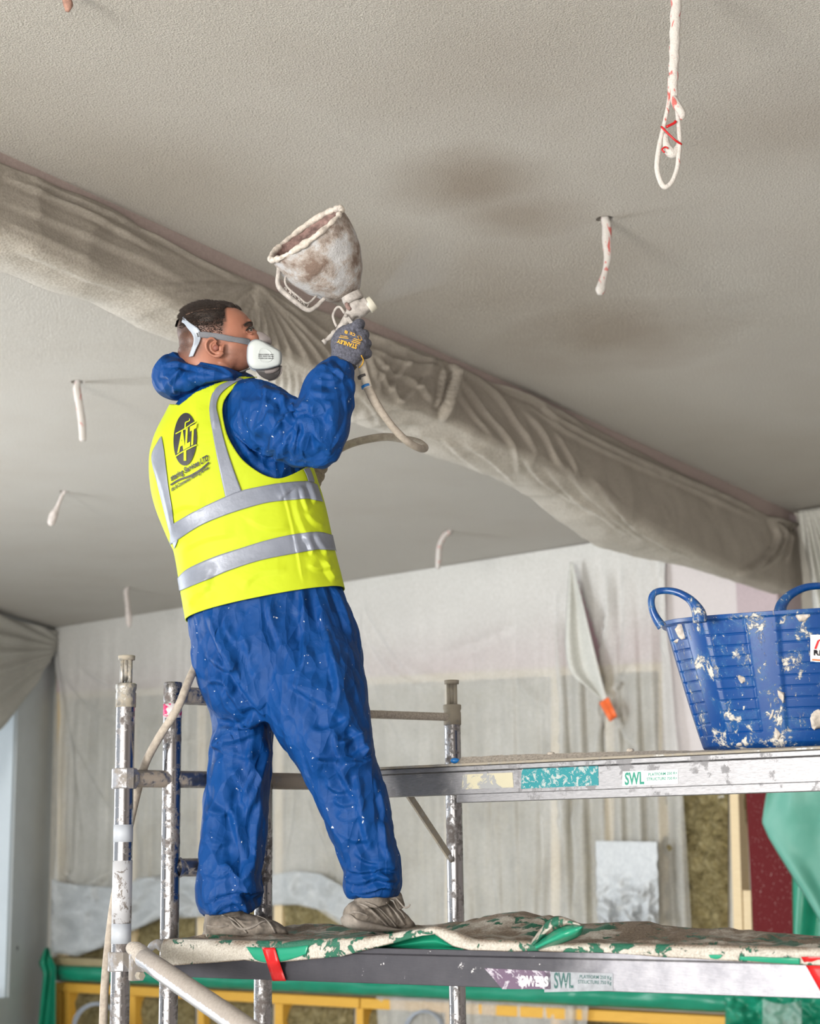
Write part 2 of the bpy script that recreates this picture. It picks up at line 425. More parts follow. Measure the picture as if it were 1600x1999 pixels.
MT['dark_beam'] = mk_metal('blackened_aluminium_beam', (0.22, 0.22, 0.25), (0.085, 0.09, 0.11), 0.55, 0.45, (1, 1, 1), 10, 0.685)
MT['clamp'] = mk_metal('grey_cast_clamp', (0.42, 0.42, 0.44), (0.22, 0.20, 0.18), 0.49, 0.45, (1, 1, 1), 30)
MT['spigot'] = mk_metal('dusty_spigot', (0.38, 0.37, 0.35), (0.30, 0.27, 0.22), 0.53, 0.5, (1, 1, 0.2), 50)
def mk_flaky(name, paint, under, cut=0.5, scale=30):
    t = NT(name); f = t.ramp(t.noise(scale, 8, 0.75, dist=0.6), [(cut - 0.008, 0.0), (cut + 0.008, 1.0)])
    t.set(Base_Color=t.mix(f, paint, under), Roughness=0.55); t.bump(f, 0.3, 0.001); return t.m
MT['white_wrap'] = mk_flaky('flaking_white_tape', (0.44, 0.45, 0.48), (0.16, 0.14, 0.13), 0.56, 34)
MT['grey_wrap'] = mk_flaky('pale_grey_tape', (0.38, 0.41, 0.46), (0.28, 0.36, 0.38), 0.72, 20)
MT['dust'] = plain('dried_plaster_dust', (0.40, 0.36, 0.315), 0.95, var=0.3, scale=160, bump=0.004, bscale=120)
def mk_crust():
    t = NT('plaster_crusted_green_sheet')
    n = t.noise(17, 6, 0.65, dist=0.5); big = t.noise(5, 3); g = t.ramp(t.math('ADD', t.math('MULTIPLY', n, 0.7), t.math('MULTIPLY', big, 0.3)), [(0.535, 0.0), (0.55, 1.0)])
    sand = t.noise(200, 4, 0.7); brown = t.ramp(t.noise(7, 5, 0.6), [(0.36, 0.0), (0.50, 1.0)])
    geo = t.n('ShaderNodeNewGeometry'); sep = t.n('ShaderNodeSeparateXYZ'); t.l(geo.outputs['Normal'], sep.inputs[0])
    flat = t.ramp(t.math('ABSOLUTE', sep.outputs[2]), [(0.35, 0.15), (0.8, 1.0)])
    pale = t.mix(t.ramp(sand, [(0.35, 0.0), (0.65, 1.0)]), (0.42, 0.39, 0.34), (0.62, 0.60, 0.55))
    br = t.mix(t.ramp(sand, [(0.35, 0.0), (0.65, 1.0)]), (0.15, 0.11, 0.08), (0.32, 0.265, 0.21))
    c = t.mix(t.math('MULTIPLY', flat, brown), pale, br); c = t.mix(g, c, (0.01, 0.12, 0.07))
    t.set(Base_Color=c, Roughness=t.mix(g, (0.95,) * 3, (0.35,) * 3))
    t.bump(t.math('ADD', t.math('MULTIPLY', sand, 1.0), t.math('SUBTRACT', 1.0, g)), 0.9, 0.004); return t.m
MT['crust'] = mk_crust()
MT['red_tape'] = plain('red_tape', (0.48, 0.004, 0.006), 0.35, var=0.1, scale=20, bump=0.002, bscale=20)
MT['orange'] = plain('orange_tape', (0.85, 0.16, 0.04), 0.5, var=0.1, scale=5)
MT['blue_plastic'] = plain('blue_plastic', (0.01, 0.14, 0.42), 0.35)
MT['teal_print'] = mk_flaky('scuffed_teal_sticker', (0.0, 0.20, 0.23), (0.36, 0.42, 0.42), 0.545, 55)
MT['cream_paint'] = mk_flaky('flaking_cream_paint', (0.46, 0.43, 0.31), (0.27, 0.28, 0.29), 0.50, 16)
MT['sticker'] = plain('pale_sticker', (0.66, 0.70, 0.71), 0.5, var=0.05)
MT['sticker_dark'] = plain('grey_worn_sticker', (0.24, 0.26, 0.29), 0.5, var=0.2, scale=60)
MT['green_ink'] = plain('green_ink', (0.0, 0.22, 0.15), 0.5, var=0.1)
MT['ink_worn'] = mk_flaky('worn_dark_green_ink', (0.01, 0.08, 0.075), (0.4, 0.42, 0.43), 0.64, 60)
MT['white_ink'] = mk_flaky('chipped_white_print', (0.62, 0.60, 0.64), (0.10, 0.08, 0.12), 0.60, 50)
MT['ink'] = plain('black_ink', (0.018, 0.018, 0.025), 0.55, var=0.2, scale=60)
MT['purple'] = mk_flaky('torn_purple_sticker', (0.10, 0.06, 0.11), (0.42, 0.40, 0.46), 0.53, 30)
MT['yellow_print'] = plain('yellow_print', (0.66, 0.36, 0.03), 0.7, var=0.15, scale=200)
MT['white_board'] = plain('white_label', (0.8, 0.8, 0.8), 0.4, var=0.03)
MT['red_ink'] = plain('red_ink', (0.6, 0.02, 0.03), 0.5)
MT['hose'] = plain('dusty_air_hose', (0.34, 0.30, 0.255), 0.85, var=0.22, scale=60, bump=0.002)
MT['hose_pale'] = plain('pale_dusty_hose', (0.50, 0.46, 0.40), 0.8, var=0.15, scale=60, bump=0.001)
def mk_cable():
    t = NT('plaster_caked_red_cable'); co = t.scaled((1, 1, 0.45)); n = t.noise(38, 4, 0.6, co, 0.8)
    t.set(Base_Color=t.mix(t.ramp(n, [(0.58, 0.0), (0.63, 0.85)]), (0.56, 0.53, 0.50), (0.50, 0.05, 0.04)), Roughness=0.9)
    t.bump(t.noise(150, 4), 0.9, 0.004); return t.m
MT['cable'] = mk_cable()
MT['cable_dull'] = plain('plaster_caked_cable', (0.50, 0.45, 0.42), 0.9, var=0.25, scale=40, bump=0.003)
MT['hole'] = plain('dark_void', (0.02, 0.018, 0.016), 0.95)
MT['gap_shade'] = plain('gap_shade_paint', (0.03, 0.035, 0.03), 0.9)
def mk_tub():
    t = NT('plaster_splashed_blue_plastic')
    n = t.noise(19, 9, 0.74, dist=0.3); fine = t.noise(60, 5, 0.65); co = t.scaled((11, 11, 1.1)); drip = t.noise(6, 7, 0.72, co)
    sx = t.n('ShaderNodeSeparateXYZ'); t.l(t.co, sx.inputs[0]); big = t.noise(3.1, 2)
    lim = t.math('ADD', t.math('MULTIPLY', n, 0.75), t.math('MULTIPLY', big, 0.25))
    m1 = t.ramp(lim, [(0.555, 0.0), (0.585, 1.0)]); m2 = t.ramp(fine, [(0.67, 0.0), (0.69, 1.0)]); m3 = t.ramp(drip, [(0.62, 0.0), (0.67, 0.85)])
    film = t.ramp(n, [(0.48, 0.0), (0.60, 0.35)])
    m = t.math('MAXIMUM', t.math('MAXIMUM', m1, m2), m3)
    base = t.mix(film, (0.0005, 0.045, 0.20), (0.05, 0.19, 0.34)); c = t.mix(m, base, (0.54, 0.51, 0.46))
    t.set(Base_Color=c, Roughness=t.mix(m, (0.3,) * 3, (0.9,) * 3)); t.bump(m, 0.6, 0.003); return t.m
MT['tub'] = mk_tub()
def mk_cover():
    t = NT('blue_coverall_fabric'); n = t.noise(5, 4); sp = t.ramp(t.noise(95, 2, 0.5), [(0.735, 0.0), (0.75, 0.85)])
    dust = t.ramp(t.noise(7, 7, 0.75), [(0.60, 0.0), (0.80, 0.26)])
    c = t.mix(n, (0.0001, 0.031, 0.145), (0.0003, 0.054, 0.225)); c = t.mix(dust, c, (0.20, 0.29, 0.42)); c = t.mix(sp, c, (0.6, 0.62, 0.65))
    t.set(Base_Color=c, Roughness=0.6); t.b.inputs['Specular IOR Level'].default_value = 0.22
    co = t.scaled((1, 1, 0.5)); cr = t.vor(11, 'F1', co); b1 = t.bump(t.math('ADD', cr, t.math('MULTIPLY', t.vor(27, 'F1', co), 0.35)), 0.9, 0.035)
    t.bump(t.math('ADD', t.noise(24, 3, 0.5, dist=0.8), t.math('MULTIPLY', t.noise(700, 2), 0.05)), 0.35, 0.008, b1); return t.m
MT['coverall'] = mk_cover()
def mk_vest():
    t = NT('fluorescent_vest_fabric'); g = t.ramp(t.noise(60, 6, 0.7), [(0.70, 0.0), (0.78, 0.35)])
    sm = t.ramp(t.noise(4, 5, 0.6), [(0.55, 0.0), (0.8, 0.25)])
    c = t.mix(sm, (0.42, 0.51, 0.003), (0.27, 0.265, 0.01)); c = t.mix(g, c, (0.30, 0.24, 0.08)); t.set(Base_Color=c, Roughness=0.7)
    t.bump(t.noise(9, 3, 0.5, dist=0.6), 0.35, 0.012); return t.m
MT['vest'] = mk_vest()
MT['reflective'] = plain('grey_reflective_tape', (0.19, 0.21, 0.26), 0.42, 0.15, var=0.12, scale=14, bump=0.004, bscale=22)
MT['glove'] = plain('dusty_grey_knit_glove', (0.085, 0.088, 0.115), 0.95, var=0.5, scale=160, bump=0.003, bscale=320)
MT['glove_palm'] = plain('black_rubber_palm', (0.03, 0.03, 0.034), 0.8, var=0.5, scale=150, bump=0.001)
MT['glove_dusty'] = plain('dust_caked_glove', (0.24, 0.205, 0.155), 0.95, var=0.3, scale=120, bump=0.002)
MT['mask_grey'] = plain('grey_silicone', (0.30, 0.34, 0.40), 0.45, var=0.04)
MT['strap'] = plain('grey_elastic_strap', (0.13, 0.135, 0.15), 0.8, var=0.08, scale=300)
MT['cartridge'] = plain('white_filter_plastic', (0.42, 0.455, 0.455), 0.35, var=0.03)
MT['mask_brown'] = plain('grey_brown_filter', (0.19, 0.165, 0.16), 0.6, var=0.05)
MT['mask_dark'] = plain('dark_valve_rubber', (0.06, 0.055, 0.055), 0.5, var=0.1)
MT['shoe'] = plain('dust_covered_shoe_leather', (0.19, 0.165, 0.14), 0.9, var=0.5, scale=30, bump=0.003, bscale=60)
MT['sole'] = plain('dust_covered_rubber_sole', (0.28, 0.25, 0.22), 0.9, var=0.2, scale=60, bump=0.002)
def mk_hair():
    t = NT('combed_dark_brown_hair'); co = t.n('ShaderNodeMapping'); co.inputs['Rotation'].default_value = (0, 0.35, 0); co.inputs['Scale'].default_value = (0.12, 1, 1.3); t.l(t.co, co.inputs[0]); n = t.noise(260, 3, 0.6, co.outputs[0])
    t.set(Base_Color=t.ramp(n, [(0.35, (0.007, 0.004, 0.003)), (0.62, (0.024, 0.013, 0.008)), (0.75, (0.06, 0.035, 0.022))]), Roughness=0.6); t.bump(n, 0.9, 0.004); return t.m
MT['hair'] = mk_hair()
def mk_hopper():
    t = NT('plaster_crusted_hopper'); n = t.noise(14, 6, 0.65); f = t.noise(140, 4, 0.7)
    b = t.ramp(n, [(0.40, (0.43, 0.43, 0.44)), (0.49, (0.34, 0.30, 0.27)), (0.60, (0.17, 0.12, 0.095))])
    c = t.mix(t.ramp(f, [(0.66, 0.0), (0.7, 0.7)]), b, (0.16, 0.12, 0.10)); t.set(Base_Color=c, Roughness=0.85)
    t.bump(t.math('ADD', n, t.math('MULTIPLY', f, 0.4)), 0.8, 0.01); return t.m
MT['hopper'] = mk_hopper()
MT['hopper_in'] = plain('hopper_lining_crust', (0.22, 0.145, 0.13), 0.95, var=0.6, scale=38, bump=0.004)
MT['hopper_rim'] = plain('wet_plaster_rim', (0.50, 0.45, 0.40), 0.85, var=0.4, scale=55, bump=0.006, bscale=70)
MT['gun'] = plain('plaster_splattered_gun', (0.33, 0.305, 0.285), 0.6, var=0.35, scale=60, bump=0.002)
MT['nozzle'] = plain('cream_nozzle_cap', (0.50, 0.48, 0.41), 0.5, var=0.1)
MT['skin'] = None
MT['eye_dark'] = plain('dark_eye', (0.02, 0.015, 0.012), 0.2)
MT['eye_white'] = plain('eye_white', (0.5, 0.45, 0.42), 0.3)
def mk_skin():
    t = NT('skin'); n = t.noise(22, 4); a = t.n('ShaderNodeAttribute', attribute_name='stubble')
    c = t.mix(n, (0.27, 0.11, 0.07), (0.36, 0.155, 0.10)); st = t.ramp(t.noise(500, 2), [(0.35, 0.72), (0.6, 1.0)])
    c = t.mix(t.math('MULTIPLY', a.outputs['Fac'], st), c, (0.02, 0.012, 0.009)); t.set(Base_Color=c, Roughness=0.5)
    t.b.inputs['Subsurface Weight'].default_value = 0.06; t.b.inputs['Subsurface Radius'].default_value = (0.01, 0.004, 0.002)
    t.bump(t.noise(260, 3), 0.25, 0.001); return t.m
MT['skin'] = mk_skin()
# ------------------------------------------------------------------ room
HC = 4.2
cw = onz(110, 1230, HC); ce = onz(1560, 1000, HC); wd = unit((ce - cw) * [1, 1, 0]); wn = np.array([wd[1], -wd[0], 0]);
if wn @ (O - cw) < 0: wn = -wn
cl = onz(0, 1197, HC); ld = unit((cl - cw) * [1, 1, 0]); ln = np.array([ld[1], -ld[0], 0])
if ln[0] < 0: ln = -ln
v, f = box((0, 8, -0.1), r0, np.array([0, 1, 0]), Zup, 14, 16, 0.1); struct('floor', v, f, MT['floor'])
v, f = box((7.3, 4, HC / 2), r0, np.array([0, 1, 0]), Zup, 0.1, 13, HC / 2); struct('wall_right', v, f, MT['board_pale'])
v, f = box((0, -5.6, HC / 2), r0, np.array([0, 1, 0]), Zup, 7.3, 0.1, HC / 2); struct('wall_rear', v, f, MT['board_pale'])
# ceiling with real cable holes
holes = [onz(1181, 428, HC), onz(152, 746, HC), onz(126, 960, HC), onz(877, 1036, HC), onz(249, 1147, HC)]
v, f = box((-1, 7.5, HC + 0.09), r0, np.array([0, 1, 0]), Zup, 9, 14, 0.09); ceil = struct('ceiling', v, f, MT['ceiling'])
cut = obj('cutter', *merge([lathe(h + [0, 0, -0.1], Zup, [(0, 0), (0, 0.038), (0.17, 0.038), (0.17, 0)], 28) for h in holes]))
b = ceil.modifiers.new('b', 'BOOLEAN'); b.object = cut; b.operation = 'DIFFERENCE'; b.solver = 'EXACT'; evaluate(ceil); bpy.data.objects.remove(cut)
ceil.data.materials.clear(); ceil.data.materials.append(MT['ceiling'])
for p in ceil.data.polygons: p.use_smooth = False
for h in holes:
    v, f = lathe(h + [0, 0, 0.002], Zup, [(0, 0.0395), (0.16, 0.0395)], 28); obj('cable_hole', v, f, MT['hole'], ceil)
# back wall
def wp(x, y, off=0.0): return onplane(x, y, cw + wn * off, wn)
def wz(s, z, off=0.0): return np.array([*(cw + wd * s + wn * off)[:2], z])
def ws(x, y): return (wp(x, y) - cw) @ wd
c = cw + wd * 6 - wn * 0.1; v, f = box((c[0], c[1], HC / 2), wd, wn, Zup, 9, 0.1, HC / 2); bw = struct('wall_back', v, f, MT['wall_base'])
def wallbox(name, q, o0, o1, m, parent, bev=0.0, wob=0.0):
    qs = [wp(x, y, o1) for x, y in q]; v, f = hull4(qs, -wn * (o1 - o0)); o = obj(name, v, f, m, parent, smooth=False)
    if bev: bevel(o, bev)
    return o
# plaster board upper course stands proud of the insulated lower wall
def line(a, b): return lambda x: a[1] + (b[1] - a[1]) * (x - a[0]) / (b[0] - a[0])
yb = line((110, 1352), (1200, 1297))
wallbox('plaster_board', [(112, yb(112)), (1290, yb(1290)), (1290, 1062), (112, 1235)], 0.0, 0.10, MT['plaster_pink'], bw)
wallbox('plaster_board', [(1292, 1500), (1440, 1500), (1440, 1040), (1292, 1062)], 0.0, 0.10, MT['board_pale'], bw)
wallbox('lintel_timber', [(112, yb(112) + 14), (1340, yb(1340) + 17), (1340, yb(1340)), (112, yb(112))], 0.0, 0.085, MT['timber'], bw)
# insulation batts and studs of the lower wall
top = yb; gt = line((110, 1868), (1420, 1945))
studs = [112, 250, 385, 535, 690, 868, 1075, 1180, 1285]
for a in studs:
    wq = 14 + 4 * (a - 110) / 1200
    wallbox('timber_stud', [(a, gt(a)), (a + wq, gt(a)), (a + wq, top(a) + 15), (a, top(a) + 15)], 0.0, 0.08, MT['timber'], bw)
def woolbatt(x0, x1, ya, yb_, off=0.06, amp=0.035):
    nx = max(8, int((x1 - x0) / 7)); ny = max(6, int(abs(yb_(x0) - ya(x0)) / 9)); V = []; Fc = []
    for i in range(nx + 1):
        for j in range(ny + 1):
            x = x0 + (x1 - x0) * i / nx; y = ya(x) + (yb_(x) - ya(x)) * j / ny; p = wp(x, y, 0)
            k = min(i, nx - i, j, ny - j); h = off * min(1, 0.35 + k * 0.35) + amp * (mnoise.noise(Vector(p * 6)) + 0.6 * mnoise.noise(Vector(p * 15))) * min(1, k)
            V.append(p + wn * h)
    for i in range(nx):
        for j in range(ny): a = i * (ny + 1) + j; Fc.append((a, a + ny + 1, a + ny + 2, a + 1))
    return obj('insulation_batt', V, Fc, MT['wool'], bw)
for a, b in zip(studs[:-1], studs[1:]): woolbatt(a + 15, b - 1, lambda x: top(x) + 16, gt)
woolbatt(1302, 1424, lambda x: 1500, lambda x: 1850, 0.07, 0.09); woolbatt(1440, 1459, lambda x: 1500, lambda x: 1738, 0.05, 0.04)
# right hand battens
wallbox('batten', [(1432, 1850), (1450, 1850), (1439, 1500), (1422, 1500)], 0.0, 0.12, MT['timber'], bw, 0.004)
wallbox('batten', [(1452, 1850), (1468, 1850), (1465, 1738), (1449, 1738)], 0.0, 0.13, MT['timber'], bw, 0.004)
# lower timber frame, green membrane band, sill
y1 = line((110, 1884), (1400, 1932)); y2 = line((110, 1914), (1420, 1977)); y3 = line((110, 1918), (1480, 1988)); y4 = line((110, 1936), (1480, 2011))
wallbox('sill_timber', [(98, 1886), (1000, y1(1000) + 2), (1000, y1(1000) - 13), (98, 1868)], 0.0, 0.20, MT['timber_dark'], bw, 0.01)
for a, b in ((108, 119), (124, 134), (250, 263), (385, 397), (535, 551), (694, 708), (868, 884), (1075, 1092), (1268, 1292), (1440, 1460)):
    wallbox('yellow_stud', [(a, 2140), (b, 2140), (b, y4(b)), (a, y4(a))], 0.0, 0.15, MT['timber_yellow'], bw, 0.006)
for a, b in zip((108, 134, 263, 397, 551, 708, 884, 1092, 1292), (124, 250, 385, 535, 694, 868, 1075, 1268, 1440)): woolbatt(a + 1, b - 1, y4, lambda x: 2140, 0.07, 0.03)
wallbox('yellow_rail', [(106, y4(106)), (700, y4(700)), (700, y3(700)), (106, y3(106))], 0.0, 0.17, MT['timber_yellow'], bw, 0.006)
wallbox('yellow_rail', [(703, y4(703)), (1482, y4(1482)), (1482, y3(1482)), (703, y3(703))], 0.0, 0.17, MT['timber_yellow'], bw, 0.006)
wallbox('gap_shade_panel', [(1482, 2140), (1640, 2140), (1640, 1560), (1540, 1560)], 0.0, 0.03, MT['gap_shade'], bw)  # shade of the gap behind the column painted as a near-black panel
def clothgrid(fn, nu, nv): 
    V = [fn(i / nu, j / nv) for i in range(nu + 1) for j in range(nv + 1)]
    return V, [(i * (nv + 1) + j, (i + 1) * (nv + 1) + j, (i + 1) * (nv + 1) + j + 1, i * (nv + 1) + j + 1) for i in range(nu) for j in range(nv)]
def gb(u, v):
    x = 108 + (1425 - 108) * u; y = y1(x) + (y2(x) - y1(x)) * v; p = wp(x, y, 0.23)
    return p + wn * (0.05 * math.sin(v * 3.14) + 0.02 * mnoise.noise(Vector((p[0] * 3, v * 2, 1))) + 0.012 * mnoise.noise(Vector((p[0] * 9 + v * 3, v * 3, 4))))
v, f = clothgrid(gb, 160, 8); o = obj('green_membrane', v, f, MT['green']); solid(o, 0.004); tag(o, 'long green membrane band running above the yellow timber rail on the back wall', 'membrane')
# steel column and boxing under the bulkhead
q = [wp(1470, 1870, 0.30), wp(1560, 1870, 0.30), wp(1546, 1500, 0.30), wp(1454, 1500, 0.30)]
top_z = wp(1500, 1300, 0.30)[2]; s0 = (wp(1470, 1825, 0.30) - cw) @ wd; s1 = (wp(1556, 1825, 0.30) - cw) @ wd
def wbox(s0, s1, z0, z1, o0, o1):
    c = cw + wd * (s0 + s1) / 2 + wn * (o0 + o1) / 2; return box((c[0], c[1], (z0 + z1) / 2), wd, wn, Zup, (s1 - s0) / 2, (o1 - o0) / 2, (z1 - z0) / 2)
v, f = merge([wbox(s0, s1, 0.0, 3.2, 0.285, 0.30), wbox(s0, s1, 0.0, 3.2, 0.04, 0.055), wbox((s0 + s1) / 2 - 0.006, (s0 + s1) / 2 + 0.006, 0, 3.2, 0.055, 0.285)])
colm = struct('trim_1', v, f, MT['maroon']); colm['label'] = 'maroon steel column standing against the back wall'
s0 = (wp(1441, 1160, 0.32) - cw) @ wd; s1 = (wp(1522, 1160, 0.32) - cw) @ wd
v, f = wbox(s0, s1, 2.62, HC - 0.02, 0.0, 0.36); o = struct('trim_2', v, f, MT['box_pink']); bevel(o, 0.01); o['label'] = 'pink plasterboard boxing around the column head'
# left wall with pier and reveal
c = cw + ld * 8 - ln * 0.1; v, f = box((c[0], c[1], HC / 2), ld, ln, Zup, 0.1, 0.1, HC / 2)
def lwbox(s0, s1, z0, z1, o0, o1):
    c = cw + ld * (s0 + s1) / 2 + ln * (o0 + o1) / 2; return box((c[0], c[1], (z0 + z1) / 2), ld, ln, Zup, (s1 - s0) / 2, (o1 - o0) / 2, (z1 - z0) / 2)
def lp(x, y, off=0.0): return onplane(x, y, cw + ln * off, ln)
sA = (lp(25, 1700) - cw) @ ld
v, f = merge([lwbox(0, sA, 0, HC, -0.25, 0.0), lwbox(sA, 9.0, 3.3, HC, -0.25, 0.0), lwbox(sA, 9, 0, 0.35, -0.25, 0)]); struct('wall_left', v, f, MT['wall_grey'])
v, f = lwbox(sA, sA + 0.05, 0.35, 3.3, -0.55, -0.02); o = struct('trim_3', v, f, MT['wall_shade'])
v, f = merge([lwbox(sA + 0.05, 6.5, 0.35, 0.45, -0.2, -0.1), lwbox(sA + 0.05, 6.5, 3.2, 3.3, -0.2, -0.1), lwbox(sA + 2.2, sA + 2.3, 0.45, 3.2, -0.2, -0.1), lwbox(6.4, 6.5, 0.45, 3.2, -0.2, -0.1)])
win = struct('window_1', v, f, MT['wall_shade'])
v, f = lathe(lp(32, 1851, -0.01), ln, [(0, 0.0), (0, 0.022), (0.012, 0.022), (0.012, 0)], 16); o = obj('screw_plug', v, f, MT['strap'], bpy.data.objects['wall_left'])
# ------------------------------------------------------------------ bulkhead beam and its wrapping
ba = onz(0, 297, HC); be = onz(1555, 1004, HC); bd = unit((be - ba) * [1, 1, 0]); bn = np.array([-bd[1], bd[0], 0]); BL = np.linalg.norm(be - ba)
if bn[0] > 0: bn = -bn
def bbox(s0, s1, z0, z1, n0, n1):
    c = ba + bd * (s0 + s1) / 2 + bn * (n0 + n1) / 2; return box((c[0], c[1], (z0 + z1) / 2), bd, bn, Zup, (s1 - s0) / 2, (n1 - n0) / 2, (z1 - z0) / 2)
v, f = bbox(-3.5, BL + 0.1, HC - 0.27, HC, 0.0, 0.11); o = struct('trim_4', v, f, MT['beam_pink']); o['label'] = 'ceiling bulkhead beam, pinkish board above its wrapping'
E1 = [(0, 460), (180, 535), (262, 565), (360, 614), (552, 697), (700, 770), (856, 818), (952, 866), (1060, 908), (1150, 955), (1210, 1000), (1300, 1056), (1432, 1118)]
E2 = [(0, 539), (150, 593), (337, 672), (500, 740), (640, 810), (682, 838), (720, 852), (820, 882), (976, 942), (1084, 990), (1156, 1030), (1240, 1072), (1342, 1106), (1425, 1130)]
T1 = [(0, 321), (94, 357), (202, 402), (270, 445), (356, 490), (487, 552), (562, 582), (712, 644), (838, 692), (928, 736), (1048, 785), (1150, 833), (1300, 912), (1492, 1005), (1555, 1025)]
def sd(x, y, n=0.0):
    p = onplane(x, y, ba + bn * n, bn); return (p - ba) @ bd, HC - p[2]
s1_, d1_ = zip(*[sd(*p) for p in E1]); sT, dT = zip(*[sd(*p) for p in T1])
s2_ = []; w2_ = []
for p in E2:
    dd = np.interp(sd(*p)[0], s1_, d1_) + 0.02; q = onz(*p, HC - dd); s2_.append((q - ba) @ bd); w2_.append((q - ba) @ bn)
def bwrap(u, v):
    s = -3.2 + (BL + 3.2) * u; D = float(np.interp(s, s1_, d1_)); Wd = max(0.125, float(np.interp(s, s2_, w2_))); t0 = max(0.02, float(np.interp(s, sT, dT)))
    if v < 0.45:
        k = v / 0.45; n = -0.012 - 0.05 * math.sin(k * math.pi * 0.5) ** 2 * min(1, D / 0.5) * 0.5; d = t0 + (D - t0) * k
        if k > 0.93: n += (k - 0.93) * 0.3
    elif v < 0.8:
        k = (v - 0.45) / 0.35; n = -0.012 + (Wd + 0.012) * k; d = D + 0.03 * math.sin(k * math.pi)
    else:
        k = (v - 0.8) / 0.2; n = Wd - (Wd - 0.13) * k * 0.8; d = D - (D - 0.04) * k
    p = ba + bd * s + bn * n; p[2] = HC - d; return p
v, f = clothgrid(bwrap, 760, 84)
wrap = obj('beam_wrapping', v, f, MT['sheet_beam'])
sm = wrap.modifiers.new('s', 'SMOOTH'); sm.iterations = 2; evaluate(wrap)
me = wrap.data; me.flip_normals() if getvn(wrap)[1][20 * 85 + 20] @ bn > 0 else None
FB = []
for k, (ex, ey) in enumerate([(430, 640), (455, 660), (478, 680), (497, 700), (520, 705), (548, 712), (575, 715), (610, 722), (648, 735), (700, 760), (690, 700), (380, 600), (345, 575), (300, 560)]):
    FB.append(([(497, 556), ((497 + ex) / 2 + 4, (556 + ey) / 2 - 4), (ex, ey)], 5, 0.012))
for k in range(13):
    x = 500 + k * 15; FB.append(([(x, 690 + k * 6), (x + 6, 725 + k * 6), (x + 3, 770 + k * 6)], 4, 0.010))
FB += [([(0, 345), (150, 408), (262, 470), (330, 500)], 6, 0.02), ([(0, 392), (120, 440), (280, 510), (380, 560)], 10, 0.014), ([(0, 430), (90, 470), (200, 520)], 9, 0.012), ([(20, 480), (140, 530), (260, 575)], 10, 0.01),
       ([(270, 445), (360, 495), (480, 556)], 4, 0.018), ([(60, 352), (170, 400), (268, 446)], 5, 0.02),
       ([(883, 705), (880, 740), (868, 780), (862, 822)], 8, 0.06), ([(866, 712), (858, 760), (850, 800)], 6, 0.03), ([(868, 708), (830, 700), (780, 680), (720, 650)], 6, 0.03), ([(860, 715), (810, 712), (760, 700), (715, 676)], 7, 0.026),
       ([(720, 690), (760, 730), (800, 745), (850, 790)], 7, 0.02), ([(730, 720), (760, 760), (790, 790)], 6, 0.018), ([(800, 700), (770, 740), (760, 775)], 6, 0.018), ([(840, 730), (800, 770), (770, 790)], 6, 0.018), ([(700, 660), (720, 700), (735, 750)], 6, 0.018), ([(760, 700), (742, 730), (738, 770)], 5, 0.014),
       ([(890, 715), (960, 765), (1010, 830), (1050, 890)], 6, 0.02), ([(895, 735), (940, 800), (1000, 870), (1010, 930)], 6, 0.02), ([(886, 760), (920, 810), (960, 850)], 5, 0.014), ([(898, 705), (1000, 765), (1080, 800), (1160, 850)], 6, 0.02),
       ([(1010, 880), (1050, 930), (1100, 965), (1170, 1010)], 6, 0.022), ([(1060, 910), (1110, 960), (1180, 1010), (1230, 1050)], 6, 0.022), ([(1100, 900), (1130, 950), (1200, 1010), (1260, 1060)], 6, 0.02), ([(1150, 930), (1200, 990), (1270, 1050), (1350, 1090)], 6, 0.022), ([(1190, 985), (1260, 1040), (1330, 1080)], 5, 0.018), ([(1020, 800), (1060, 850), (1090, 905), (1120, 930)], 6, 0.018), ([(1080, 840), (1110, 890), (1125, 930)], 6, 0.014),
       ([(1040, 775), (1080, 815), (1180, 870), (1300, 925), (1490, 1000)], 5, 0.03), ([(1020, 782), (1100, 840), (1200, 890), (1350, 955), (1480, 1015)], 6, 0.02), ([(940, 735), (1040, 785), (1090, 830)], 5, 0.022),
       ([(1495, 1010), (1515, 1040), (1505, 1075), (1470, 1105), (1432, 1125)], 6, 0.035), ([(1498, 1012), (1530, 1045), (1515, 1080), (1480, 1115)], 5, 0.03), ([(1500, 1012), (1530, 1022), (1556, 1026)], 5, 0.04), ([(1540, 1035), (1540, 1060), (1530, 1100)], 5, 0.03),
       ([(690, 820), (760, 800), (830, 800)], 6, 0.014), ([(690, 838), (760, 825), (820, 830)], 6, 0.014), ([(700, 770), (730, 800), (740, 830)], 5, 0.012), ([(800, 840), (860, 860), (930, 880)], 5, 0.01), ([(900, 860), (960, 900), (1010, 950)], 6, 0.016), ([(860, 850), (900, 890), (960, 935)], 5, 0.012)]
FB = [(a, w_ * 1.0, h_ * 1.1) for a, w_, h_ in FB]
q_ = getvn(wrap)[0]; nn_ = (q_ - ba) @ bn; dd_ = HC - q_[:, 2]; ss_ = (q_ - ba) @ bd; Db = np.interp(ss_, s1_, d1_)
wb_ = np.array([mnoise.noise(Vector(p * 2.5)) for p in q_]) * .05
tone_m = np.clip((Db - dd_ - nn_ * 0.9 + 0.01 + wb_) / .05, 0, 1); a_ = wrap.data.attributes.new('near_face_tone', 'FLOAT', 'POINT'); a_.data.foreach_set('value', tone_m.astype(np.float32))  # attribute mixes a darker brown over the near face, wavering at its edge
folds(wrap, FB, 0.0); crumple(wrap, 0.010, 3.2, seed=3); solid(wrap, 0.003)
tag(wrap, 'plaster-speckled polythene sheet wrapped tightly around the ceiling bulkhead beam', 'sheet')
